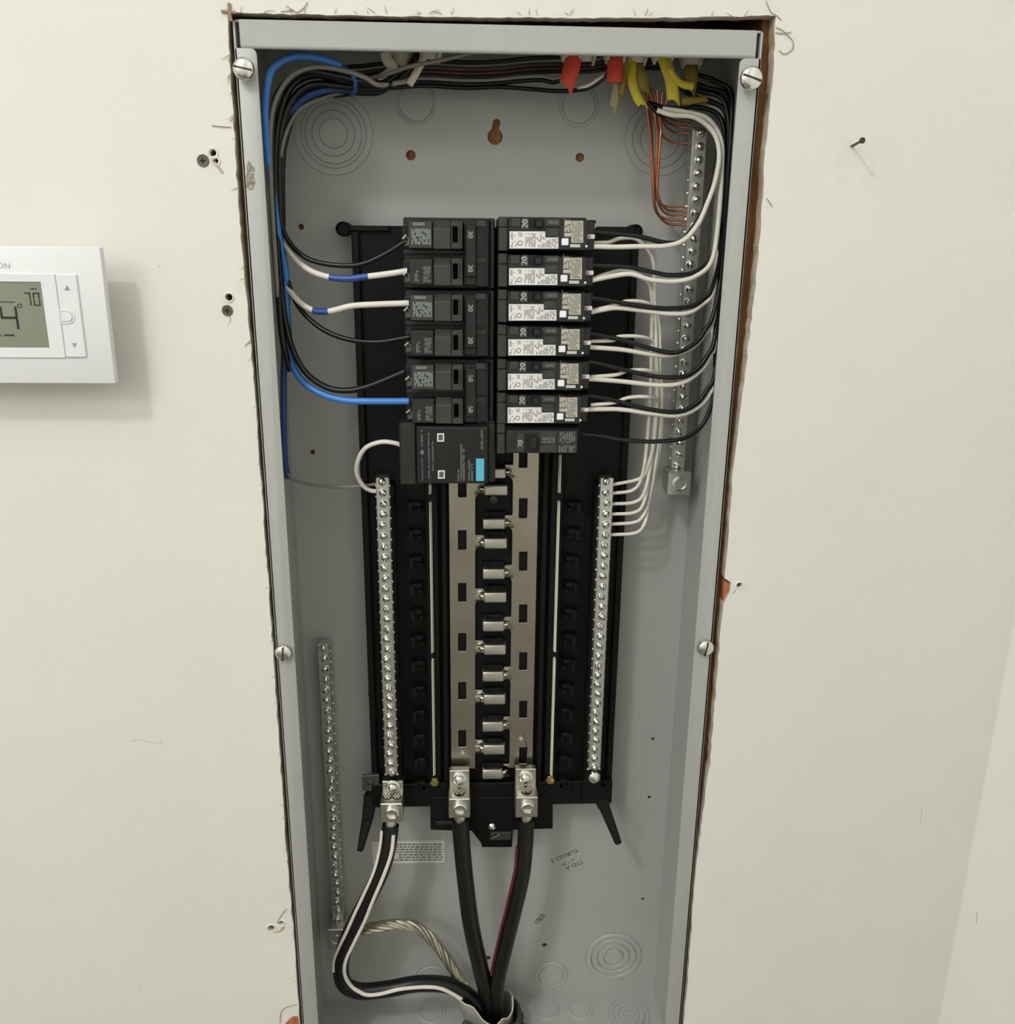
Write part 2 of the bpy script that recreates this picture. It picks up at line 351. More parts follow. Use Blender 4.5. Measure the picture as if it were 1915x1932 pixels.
# maker's sticker (printed upside down) and ink stamps on the back plate
st=MB(); p0=U(702,1588,BACK-.0003); p1=U(839,1627,BACK-.0003)
st.box(p0.x,p1.x,BACK-.0004,BACK,p1.z,p0.z)
sticker=tag(st.build('printed_sticker','sticker'),'small pale sticker with upside down fine print, low on the back of the box','sticker')
tx=MB(); rnd=random.Random(3)
for k,(a,b) in enumerate(((748,834),(744,834),(744,836),(738,836),(752,836),(752,836),(742,836))):
    y=1593+k*4.9; x=a
    while x<b:
        wd=rnd.uniform(3,9); q0=U(x,y-1.3,BACK-.0005); q1=U(min(x+wd,b),y+1.3,BACK-.0005); tx.box(q0.x,q1.x,BACK-.00052,BACK-.00045,q0.z,q1.z); x+=wd+1.6
tx.build('fine_print','ink_soft',sticker)
stp=MB(); ang=math.radians(180+27)
for s_,px,py,sz in (('TURNO 2',1065,1614,.0072),('er 1 06',1072,1627,.0050),('STD-A',1083,1632,.0070)):
    add_text(stp,s_,U(px,py,BACK-.0002),sz,ang)
tag(stp.build('ink_stamp','ink',None),'black ink stamp in three tilted lines reading TURNO 2 and STD-A','stamp')
stp=MB(); add_text(stp,'ER',U(1020,1731,BACK-.0002),.0085,math.radians(180+65)); add_text(stp,'20',U(1014,1738,BACK-.0002),.007,math.radians(180+65))
tag(stp.build('ink_stamp','ink',None),'small black ink stamp of two letters and a number above a bolt hole','stamp')
# ------------------------------------------------------------------ black mounting base
YB=.084
base=tag(empty('mounting_base',(0,BACK,-.47)),'black plastic base carrying the bus bars and breakers inside the box','mounting base')
zt=U(900,428,YB).z; zb=U(900,1500,YB).z
MB().box(-.1155,.1165,YB,YB+.010,zb,zt).build('base_plate','black_base',base,bevel=.001)
for s in (-1,1):
    MB().box(s*.1165,s*.1105,YB-.004,YB+.012,zb+.01,zt-.004).build('rim','black_base',base,bevel=.0008)
    MB().box(s*.104,s*.087,YB-.016,YB+.002,zb+.01,U(721,905,YB).z).build('neutral_rail','black_base',base,bevel=.001)
    MB().box(s*.061,s*.0495,YB-.008,YB+.002,zb+.008,zt-.06).build('channel','black_base',base,bevel=.001)
    MB().box(s*.0465,s*.0425,YB-.010,YB+.002,zb+.008,zt-.06).build('channel','black_base',base,bevel=.0006)
MB().box(-.041,.041,YB-.002,YB+.001,zb+.01,zt-.05).build('center_tray','black_base',base,bevel=.0006)
for px,py in ((648,432),(1198,437)):
    c=U(px,py,YB+.002); MB().lathe([(.0058,-.016),(.0058,.004),(.0048,.005),(.0044,.002),(.0001,.002)],c,n=18).build('mounting_boss','black_base',base,smooth=True)
p=U(660,428,YB); MB().box(p.x,U(735,428,YB).x,YB-.005,YB+.004,p.z-.003,p.z+.001).build('top_rib','black_base',base,bevel=.0005)
p=U(1125,430,YB); MB().box(p.x,U(1196,430,YB).x,YB-.005,YB+.004,p.z-.004,p.z+.001).build('top_rib','black_base',base,bevel=.0005)
# breaker hooks down both sides
clip0=None
for s in (-1,1):
    for k in range(12):
        y0=U(900,945,YB).z-k*.0254
        if y0<zb+.015: continue
        if clip0 is None:
            c=Vector((s*.0700,YB,y0)); WORLD['t']=c
            mb=MB().box(-.0055,.0055,-.0115,.001,-.002,.002).box(.0015,.0055,-.0145,-.009,-.0075,.002).box(-.0055,-.002,-.009,.001,-.0085,-.004)
            clip0=mb.build('breaker_hook','black_base',base,bevel=.0005); 
            for v in clip0.data.vertices: v.co+=WORLD[base]
            clip0.location=c-WORLD[base]; WORLD[clip0]=c
            if s<0: clip0.scale=(-1,1,1)
        else:
            o=place(clip0,(s*.0700,YB,y0),base); o.scale=(s,1,1)
# thin metal edge strips beside the bus, coloured pale and slanted to look lit
for px0,px1,ys in ((1050,1037,((858,929),(946,1229),(1243,1462))),(815,823,((914,932),(948,1231),(1246,1462)))):
    sgn=1 if px0>930 else -1
    for a,b in ys:
        x=sgn*.0560; za=U(px0,a,YB-.012).z; zb_=U(px0,b,YB-.012).z
        MB().hexa([(x-sgn*.0012,YB-.0110,zb_),(x+sgn*.0004,YB-.0140,zb_),(x+sgn*.0010,YB-.0140,zb_),(x+sgn*.0010,YB-.002,zb_)],[(x-sgn*.0012,YB-.0110,za),(x+sgn*.0004,YB-.0140,za),(x+sgn*.0010,YB-.0140,za),(x+sgn*.0010,YB-.002,za)]).build('lit_edge_strip','clamp_plastic',base)
for px,py in ((820,1474),(1038,1470)):
    c=U(px,py,YB-.010); mb=MB().lathe([(.0030,-.008),(.0030,0),(.0050,0),(.0050,.0016),(.004,.003),(.0001,.0033)],c,n=6); tag(mb.build('base_screw','brass',base,smooth=False),'brass hex screw')
# foot of the base
za=U(900,1478,.075).z; zc=U(900,1521,.075).z
MB().box(-.1165,.1165,.075,BACK-.001,zc,za).build('foot_bar','black_base',base,bevel=.001)
q=lambda x,y,Y=.074: xz(x,y,Y)
MB().prism([q(812,1505),q(812,1566),q(858,1568),q(890,1568),q(908,1592),q(909,1599),q(966,1599),q(968,1566),q(1043,1564),q(1043,1505)][::-1],.074,.086).build('lug_tray','black_base',base,bevel=.0012)
MB().box(U(822,1552,.073).x,U(858,1552,.073).x,.0725,.075,U(822,1556,.073).z,U(822,1550,.073).z).build('tray_rib','black_plastic',base,bevel=.0004)
MB().box(U(925,1570,.073).x,U(965,1570,.073).x,.0715,.076,U(925,1584,.073).z,U(925,1570,.073).z).build('tray_rib','charcoal_lit_plastic',base,bevel=.0006)
c=U(928,1559,.073); MB().lathe([(.0030,-.003),(.0038,0),(.0038,.0012),(.0022,.0026),(.0001,.003)],c,n=18).build('base_screw','screw_metal',base,smooth=True)
a=U(926,1582,.070); b=U(943,1573,.068); MB().bar(a,b,.0012,.0012,.0016,.0016).build('wire_clip','screw_metal',base)
c=U(931,942,.080); MB().lathe([(.0030,-.004),(.0036,0),(.0034,.0015),(.0001,.0022)],c,n=16).build('base_screw','dark_metal',base,smooth=True)
lg=MB().bar(U(700,1496,.088),U(694,1545,.078),.012,.020,.010,.016).bar(U(694,1543,.078),U(679,1606,.062),.010,.012,.0055,.008); lg.build('leg','black_base',base,bevel=.001)
lg=MB().bar(U(1130,1492,.085),U(1140,1525,.076),.014,.020,.010,.016).bar(U(1139,1520,.076),U(1167,1592,.058),.010,.012,.006,.009); lg.build('leg','black_base',base,bevel=.001)
MB().box(U(1097,1493,.07).x,U(1143,1493,.07).x,.070,.09,U(1097,1512,.07).z,U(1097,1486,.07).z).build('foot_block','black_base',base,bevel=.001)
tb=MB().prism([q(684,1462,.078),q(684,1490,.078),q(716,1490,.078),q(716,1460,.078)],.076,.080,[[q(699+5*math.cos(a),1476+5*math.sin(a),.078) for a in [i*math.pi/6 for i in range(12)]]])
tag(tb.build('bond_tab','conduit_grey',base,bevel=.0006),'grey metal bonding tab with a hole')
# ------------------------------------------------------------------ bus bars
YBUS=.079
left_st=[918,1018,1119,1217,1310,1404]; right_st=[886,981,1075,1173,1267,1361,1450]
def bus(side):
    xo,xi,xt = (-.0402,-.0168,.0112) if side<0 else (.0385,.0158,-.0105)
    ys = left_st if side<0 else right_st
    ztop=U(900,838,YBUS).z; zbot=U(900,1450,YBUS).z
    cent=[U(930,y,YBUS).z for y in ys]
    d=1 if side<0 else -1
    xn=-.0085 if side<0 else .0085
    pts=[(xo,zbot),(xo,ztop),(xi,ztop)]
    for z in cent:
        pts+=[(xi,z+.0045),(xn,z+.0045),(xn,z-.0050)]
        R=.0068
        for k in range(1,6):
            a=k/6*math.pi/2; pts.append((xn-d*(abs(xn-xi))*math.sin(a), z-.0050-R*(1-math.cos(a))))
        pts.append((xi,z-.0050-R))
    if pts[-1][1]<zbot: pts=[p for p in pts if p[1]>=zbot-1e-9]
    pts.append((xi,zbot))
    slots=[]
    for y in ([918,1018,1117,1211,1303,1393] if side<0 else [862,958,1058,1157,1247,1338,1425]):
        c=U(872 if side<0 else 987,y,YBUS); slots.append([(c.x-.0036,c.z-.0095),(c.x+.0036,c.z-.0095),(c.x+.0036,c.z+.0085),(c.x-.0036,c.z+.0085)])
    root=empty('bus_bar',((xo+xi)/2,YBUS,zbot))
    MB().prism(pts,YBUS,YBUS+.002,slots).build('bar','bus_metal',root,bevel=.0003)
    for z in cent:
        if z<zbot+.002 and side<0: continue
        x0,x1=(xn-.001,xt) if side<0 else (xt,xn+.001)
        MB().hexa([(x0,YBUS-.0105,z-.0056),(x1,YBUS-.0105,z-.0056),(x1,YBUS-.0085,z+.0036),(x0,YBUS-.0085,z+.0036)],
                  [(x0,YBUS+.002,z-.0058),(x1,YBUS+.002,z-.0058),(x1,YBUS-.001,z+.0052),(x0,YBUS-.001,z+.0052)]).build('stab','stab_metal',root,bevel=.0016,seg=3,smooth=True)
        MB().lathe([(.0030,-.001),(.0028,.0016),(.0018,.0026),(.0001,.0030)],(xn-d*.0022,YBUS-.0042,z-.0010),(-d*.45,-.85,.35),n=10,sx=1.5,sz=.7).build('fold_glint','screw_metal',root,smooth=True)  # brighter metal bump at the finger's bend, shaped to catch a highlight
        MB().bar((xn-d*.0065,YBUS-.0005,z-.0052),(xn+d*.0005,YBUS-.0090,z-.0012),.0016,.0075,.0016,.0062,side=Vector((d*.7,-.7,0))).build('neck','stab_metal',root,bevel=.0004)
    for y in ([1002,1065,1420] if side<0 else [1025,1120,1212,1396]):
        c=U(905 if side<0 else 975,y,YBUS); 
    if True:
        c=U(873 if side<0 else 983,1421 if side<0 else 1394,YBUS); MB().lathe([(.0022,-.0005),(.0022,.0012),(.0012,.0016),(.0001,.0012)],c,n=14).build('rivet','dull_zinc',root,smooth=True)
    return root
tag(bus(-1),'tall bare metal bus bar with slots and fingers, left of the two below the breakers','bus bar','bus bars')
tag(bus(1),'tall bare metal bus bar with slots and fingers, right of the two below the breakers','bus bar','bus bars')
# insulating blocks between the fingers
for a in left_st[1:]+right_st[1:]:
    z=U(930,a,YB).z; MB().box(-.0100,.0100,YB-.007,YB,z+.0060,z+.0098).box(-.0085,-.0060,YB-.0105,YB-.0065,z+.006,z+.0115).box(.0060,.0085,YB-.0105,YB-.0065,z+.006,z+.0115).build('insulator_block','black_base',base,bevel=.0006)
# ------------------------------------------------------------------ terminal bars
_scr=MB().lathe([(.0033,-.002),(.0033,.0008),(.0027,.0018),(.0014,.0025),(.0001,.0027)],(0,0,0),n=12)
_scr.bar((-.0029,-.0022,0),(.0029,-.0022,0),.0009,.0009,.0009,.0009,side=Vector((0,0,1)),m=1)
def terminal_bar(name,x,w,Y0,Y1,z0,z1,n,screw_mat,rng,group=None,cols=1):
    root=empty(name,(x,Y1,z1)); b=MB().box(x-w/2,x+w/2,Y0,Y1,z1,z0)
    b.build('bar','aluminium',root,bevel=.0006)
    pitch=(z0-z1-.006)/(n-1); tpl=None
    tips=MB()
    for k in range(n):
        z=z0-.003-k*pitch
        rot=(rng.uniform(-.1,.1),rng.uniform(0,3.1),rng.uniform(-.15,.15))
        loc=(x+(rng.uniform(-.0008,.0008) if cols==1 else .0018*(-1)**k),Y0-rng.uniform(.0002,.0016),z)
        if tpl is None:
            tpl=_scr.build('terminal_screw',[screw_mat,'dark_metal'],root,smooth=True)
            for v in tpl.data.vertices: v.co+=WORLD[root]
            tpl.location=Vector(loc)-WORLD[root]; tpl.rotation_euler=rot; WORLD[tpl]=Vector(loc)
        else: place(tpl,loc,root,rot)
        for s in (-1,1): tips.lathe([(.0014,-.0012),(.0014,.0007),(.0008,.0009)],(x+s*w/2,(Y0+Y1)/2-.002,z-pitch/2),(s,0,0),n=8)
    tips.build('wire_port_glint','screw_metal',root,smooth=True)  # bright nubs standing in for highlights at the wire holes
    return root
rng=random.Random(11)
YN=.055
nbl=terminal_bar('neutral_bar',-.0953,.0112,YN,YN+.013,U(721,902,YN).z,U(738,1462,YN).z,30,'screw_metal',rng)
tag(nbl,'silver neutral bar with a row of screws on the left of the black base','terminal bar','neutral bars')
nbr=terminal_bar('neutral_bar',.0948,.0112,YN,YN+.013,U(1143,902,YN).z,U(1121,1452,YN).z,30,'screw_metal',rng)
c=U(1121,1466,YN-.002); MB().lathe([(.003,-.02),(.003,0),(.0058,0),(.0054,.002),(.003,.0036),(.0001,.004)],c,n=20).build('end_screw','screw_metal',nbr,smooth=True)
tag(nbr,'silver neutral bar with a row of screws on the right of the black base','terminal bar','neutral bars')
YG=.074
gbr=terminal_bar('ground_bar',.1592,.0116,YG,YG+.017,U(1312,243,YG).z,U(1275,884,YG).z,28,'screw_metal',rng)
tag(gbr,'silver ground bar with copper wires, high on the right inside the box','terminal bar','ground bars')
zl0=U(1276,884,YG).z; zl1=U(1276,928,YG).z
lug=MB().box(.1490,.1688,YG-.012,YG+.012,zl1,zl0).build('lug','aluminium',gbr,bevel=.0009)
c=Vector((.1592,YG-.012,(zl0+zl1)/2)); MB().lathe([(.0064,-.001),(.0064,.0012),(.0050,.0014),(.0046,-.0008),(.0001,-.0008)],c,n=20).build('set_screw','screw_metal',lug,smooth=True)
MB().box(.1555,.1625,YG+.001,BACK,U(1300,800,YG).z-.004,U(1300,800,YG).z+.004).build('standoff','grey_enamel',gbr)
YL=.088
gbl=terminal_bar('ground_bar',-.1575,.0110,YL,YL+.012,U(607,1216,YL).z,U(636,1738,YL).z,29,'screw_metal',rng)
tag(gbl,'silver ground bar in the shade at the lower left inside the box','terminal bar','ground bars')
zl0=U(637,1738,YL).z; zl1=U(637,1775,YL).z
lug=MB().box(-.1665,-.1490,YL-.012,YL+.012,zl1,zl0).build('lug','aluminium',gbl,bevel=.0009)
MB().lathe([(.0055,-.001),(.0055,.0012),(.0044,.0014),(.004,-.0008),(.0001,-.0008)],(-.1578,YL-.012,(zl0+zl1)/2),n=18).build('set_screw','screw_metal',lug,smooth=True)
# ------------------------------------------------------------------ main lugs
def main_lug(pxl,pxr,ytang,ytop,yfront,ybot,holes2,label):
    Y0,Y1=.044,.068
    x0=U(pxl,yfront,Y0).x; x1=U(pxr,yfront,Y0).x; xc=(x0+x1)/2
    zf=U(pxl,yfront,Y0).z; zb=U(pxl,ybot,Y0).z; ztang=U(pxl,ytang,Y1).z
    root=tag(empty('main_lug',(xc,Y1,zb)),label,'lug','main lugs')
    MB().box(x0,x1,Y0,Y1,zb,zf).build('body','dull_zinc',root,bevel=.0007)
    MB().box(x0+.0004,x1-.0004,Y1-.004,Y1+.004,zf-.004,ztang).build('tang','dull_zinc',root,bevel=.0006)
    c=Vector((xc,Y1-.004,zf+(ztang-zf)*.52)); MB().lathe([(.0068,-.0005),(.0068,.0012),(.0052,.0022),(.0045,.0022),(.0042,.004),(.0022,.0055),(.0001,.006)],c,n=22).build('mount_screw','screw_metal',root,smooth=True)
    c=Vector((xc+.0006,Y0,(zf+zb)/2+.0005)); o=MB().lathe([(.0066,-.0005),(.0066,.0035),(.0058,.0042),(.0046,.0042)],c,n=24,cap=False); o.lathe([(.0047,.0042),(.0042,.001),(.0001,.001)],c,n=6,cap=False)
    o.build('set_screw','brass' if False else 'screw_metal',root,smooth=True)
    hs=((-.0045,),( .0045,)) if holes2 else ((0,),)
    for (dx,) in hs:
        w=.0044 if holes2 else .0072
        hc=Vector((xc+dx,(Y0+Y1)/2-.001,zf))
        MB().lathe([(w,-.001),(w,.0002),(w*.9,.0003)],hc,(0,0,1),n=20,sx=1,sz=1 if holes2 else .75).build('wire_hole','well_black',root)
        st=MB()
        for k in range(7):
            a=k*math.pi/3; r=0 if k==6 else w*.58
            st.lathe([(w*.27,-.001),(w*.27,.0010),(w*.16,.0016),(.0001,.0017)],hc+Vector((r*math.cos(a),r*math.sin(a)*(1 if holes2 else .75),.0002)),(0,0,1),n=8)
        st.build('strand_ends','bare_alu',root,smooth=True)
    return root
main_lug(717,759,1470,1496,1517,1552,True,'boxy zinc lug clamping the white striped cable under the left neutral bar')
main_lug(846,887,1450,1490,1508,1544,False,'boxy zinc lug on the left bus bar clamping the plain black cable')
main_lug(973,1015,1447,1486,1505,1543,False,'boxy zinc lug on the right bus bar clamping the red striped cable')
# ------------------------------------------------------------------ breakers
YF=.014
def fx(px,py): return U(px,py,YF).x
def fz(px,py): return U(px,py,YF).z
PITCHZ=(fz(1000,436.7)-fz(1000,768.6))/5
def rect(mb,a,b,Y0,Y1,conv,m=0):
    p=conv(*a); q_=conv(*b); mb.box(p[0],q_[0],Y0,Y1,p[1],q_[1],m); return mb
def scribble(mb,a,b,Y,conv,rows,rng,vertical=True,fill=.8,m=0):   # illegible fine print as flat ticks
    p=conv(*a); q_=conv(*b); x0,x1=sorted((p[0],q_[0])); z0,z1=sorted((p[1],q_[1]))
    n=rows
    for k in range(n):
        if vertical:
            xa=x0+(x1-x0)*(k+.2)/n; xb=x0+(x1-x0)*(k+.8)/n; z=z0
            while z<z1:
                l=rng.uniform(.0006,.0022)
                if rng.random()<fill: mb.add([(xa,Y,z),(xb,Y,z),(xb,Y,min(z1,z+l)),(xa,Y,min(z1,z+l))],[(0,1,2,3)],m)
                z+=l+.00025
        else:
            za=z0+(z1-z0)*(k+.2)/n; zb_=z0+(z1-z0)*(k+.8)/n; x=x0
            while x<x1:
                l=rng.uniform(.0006,.0022)
                if rng.random()<fill: mb.add([(x,Y,za),(min(x1,x+l),Y,za),(min(x1,x+l),Y,zb_),(x,Y,zb_)],[(0,1,2,3)],m)
                x+=l+.00025
    return mb
# --- arc-fault single pole breakers, right column
def make_af():
    c8=lambda zx,zy: xz(930+zx/9.575,400+zy/9.575,YF)
    ztop=c8(700,82)[1]; zbot=ztop-PITCHZ+.0012
    root=empty('circuit_breaker',(.033,YBUS,ztop)); rng=random.Random(5)
    xl=c8(105,80)[0]; xr=c8(1720,80)[0]
    b=MB().box(xl,xr,YF+.012,YBUS-.0015,zbot,ztop-.0006); b.build('body','black_plastic',root,bevel=.0008)
    zf=c8(0,672)[1]
    MB().hexa([(c8(285,0)[0],YF,zf),(xr,YF,zf),(xr,YF,ztop-.0022),(c8(285,0)[0],YF,ztop-.0022)],
              [(c8(285,0)[0],YF+.013,zbot+.0004),(xr,YF+.013,zbot+.0004),(xr,YF+.013,ztop),(c8(285,0)[0],YF+.013,ztop)]).build('face','black_plastic',root,bevel=.0005)
    e=MB(); rect(e,(105,80),(278,280),YF+.0055,YF+.014,c8); rect(e,(105,282),(278,705),YF+.004,YF+.014,c8); e.build('end_step','charcoal_lit_plastic',root,bevel=.0007)
    e=MB(); rect(e,(325,108),(500,268),YF-.0007,YF+.002,c8); rect(e,(940,120),(1215,262),YF-.0009,YF+.002,c8); rect(e,(945,295),(1180,455),YF-.0007,YF+.002,c8); rect(e,(285,100),(302,340),YF-.0012,YF+.004,c8); rect(e,(1000,385),(1130,440),YF-.0013,YF+.002,c8)
    e.build('raised_panel','charcoal_lit_plastic',root,bevel=.0004)
    e=MB()
    for k in range(5): rect(e,(1010+k*36,160),(1026+k*36,215),YF-.0011,YF-.0008,c8)
    e.build('embossed_mark','grey_print',root)
    e=MB(); rect(e,(525,103),(655,322),YF-.0010,YF+.002,c8); pl=e.build('rating_plate','charcoal_lit_plastic',root,bevel=.0004)
    p=c8(580,212); add_text(MB(),'',(0,0,0),1) if False else None
    t=add_text(MB(),'20',(p[0],YF-.00125,p[1]),.0062,math.pi/2,bold=.0002); t.build('rating_number','white_print',pl)
    e=MB(); rect(e,(668,112),(905,308),YF-.0003,YF+.0005,c8); e.build('handle_well','well_black',root)
    e=MB(); a0=c8(770,150); a1=c8(880,270); e.hexa([(a0[0],YF-.0055,a1[1]),(a1[0],YF-.0055,a1[1]),(a1[0],YF-.0055,a0[1]),(a0[0],YF-.0055,a0[1])],[(a0[0]-.001,YF+.001,a1[1]-.0006),(a1[0]+.001,YF+.001,a1[1]-.0006),(a1[0]+.001,YF+.001,a0[1]+.0006),(a0[0]-.001,YF+.001,a0[1]+.0006)])
    e.build('handle','label_black',root,bevel=.0005)
    lab=[c8(*p) for p in ((300,350),(945,350),(945,460),(1180,460),(1180,660),(300,660))]
    L=MB().prism(lab,YF-.0004,YF+.0005).build('rating_label','label_white',root)
    tx=MB(); scribble(tx,(318,372),(362,640),YF-.00048,c8,2,rng); scribble(tx,(380,375),(430,470),YF-.00048,c8,2,rng,fill=.6); scribble(tx,(450,372),(528,450),YF-.00048,c8,4,rng)
    scribble(tx,(585,385),(770,630),YF-.00048,c8,9,rng,fill=.85); scribble(tx,(790,400),(930,640),YF-.00048,c8,5,rng,fill=.5); scribble(tx,(940,480),(1165,640),YF-.00048,c8,9,rng,fill=.6)
    scribble(tx,(380,520),(440,640),YF-.00048,c8,3,rng,fill=.5)
    cc=c8(490,565); tx.add([(cc[0]+r*math.cos(a),YF-.00048,cc[1]+r*math.sin(a)) for r in (.0019,.0013) for a in [i*math.pi/8 for i in range(16)]],[(i,(i+1)%16,16+(i+1)%16,16+i) for i in range(16)])
    tx.build('fine_print','ink_soft',L)
    lab=[c8(*p) for p in ((1285,160),(1630,160),(1630,555),(1415,555),(1415,445),(1285,445))]
    L=MB().prism(lab,YF-.0004,YF+.0005).build('test_label','label_beige',root)
    tx=MB(); p=c8(1345,300); add_text(tx,'TEST',(p[0],YF-.00048,p[1]),.0072,math.pi/2,sx=1.05,bold=.00012)
    scribble(tx,(1405,175),(1610,540),YF-.00048,c8,8,rng,fill=.75); tx.build('fine_print','ink_soft',L)
    e=MB(); rect(e,(1240,477),(1362,605),YF-.0016,YF+.001,c8); e.build('test_button','button_white',root,bevel=.0005)
    e=MB(); rect(e,(1395,580),(1575,638),YF-.0004,YF+.0004,c8); tag(e.build('arrow_label','label_silver',root),'small pale arrow label')
    p=c8(1688,620); MB().lathe([(.0009,-.0005),(.0009,.0004),(.0001,.0007)],(p[0],YF,p[1]),n=10).build('indicator','label_white',root,smooth=True)
    e=MB(); rect(e,(1715,150),(1850,700),YF+.008,YF+.05,c8); rect(e,(1720,140),(1900,205),YF+.010,YF+.03,c8); e.build('wire_connector','label_black',root,bevel=.0008)
    e=MB(); rect(e,(1705,402),(1865,488),YF+.0065,YF+.009,c8); t_=e.build('wire_tag','label_white',root,bevel=.0006)
    e=MB(); scribble(e,(1735,415),(1775,475),YF+.0064,c8,2,rng); scribble(e,(1815,420),(1840,470),YF+.0064,c8,1,rng); e.build('tag_mark','ink',t_)
    return root
af=make_af()
ords=['topmost in the right column','second from the top in the right column','third from the top in the right column','fourth from the top in the right column','fifth from the top in the right column','sixth and lowest in the right column']
for k in range(6):
    o=af if k==0 else copy_tree(af)
    o.location=af.location+Vector((0,0,-k*PITCHZ)) if k else af.location
    tag(o,'black breaker with white label and test button, '+ords[k],'breaker','breakers with white labels')
# --- plain single pole breaker under them
c7=lambda zx,zy: xz(740+zx/4.91,660+zy/4.91,YF)
def make_plain():
    root=empty('circuit_breaker',(.033,YBUS,c7(1300,690)[1])); rng=random.Random(9)
    e=MB(); rect(e,(972,692),(1735,965),YF+.012,YBUS-.0015,c7); e.build('body','black_plastic',root,bevel=.0008)
    a=c7(1057,715); b=c7(1712,958)
    MB().hexa([(a[0],YF,b[1]),(b[0],YF,b[1]),(b[0],YF,c7(0,752)[1]),(a[0],YF,c7(0,752)[1])],[(a[0],YF+.013,b[1]-.001),(b[0],YF+.013,b[1]-.001),(b[0],YF+.013,a[1]+.0015),(a[0],YF+.013,a[1]+.0015)]).build('face','black_plastic',root,bevel=.0005)
    e=MB(); rect(e,(972,692),(1050,790),YF+.005,YF+.014,c7); rect(e,(972,793),(1050,975),YF+.004,YF+.014,c7); e.build('end_step','charcoal_lit_plastic',root,bevel=.0007)
    e=MB(); rect(e,(1152,775),(1225,945),YF-.001,YF+.002,c7); pl=e.build('rating_plate','charcoal_lit_plastic',root,bevel=.0004)
    p=c7(1188,866); add_text(MB(),'20',(p[0],YF-.00125,p[1]),.0060,math.pi/2,bold=.0002).build('rating_number','white_print',pl)
    e=MB(); rect(e,(1238,782),(1350,945),YF-.0003,YF+.0005,c7); e.build('handle_well','well_black',root)
    e=MB(); rect(e,(1275,800),(1340,905),YF-.005,YF+.001,c7); e.build('handle','label_black',root,bevel=.0008)
    e=MB(); rect(e,(1365,765),(1520,868),YF-.0008,YF+.002,c7); rect(e,(1365,876),(1520,950),YF-.0004,YF+.002,c7); rect(e,(1532,752),(1705,868),YF-.0008,YF+.002,c7); rect(e,(1532,876),(1705,952),YF-.0004,YF+.002,c7); e.build('raised_panel','charcoal_lit_plastic',root,bevel=.0004)
    e=MB(); scribble(e,(1388,808),(1505,862),YF-.0011,c7,6,rng,fill=.8); scribble(e,(1550,762),(1690,866),YF-.0011,c7,7,rng,fill=.8); scribble(e,(1540,885),(1690,948),YF-.0011,c7,8,rng,fill=.75); e.build('fine_print','grey_print',root)
    e=MB(); rect(e,(1718,705),(1782,985),YF+.014,YF+.045,c7); rect(e,(1730,700),(1782,740),YF+.008,YF+.03,c7); e.build('wire_connector','black_base',root,bevel=.0008)
    return root
tag(make_plain(),'plain black single breaker without a white label at the foot of the right column','breaker')
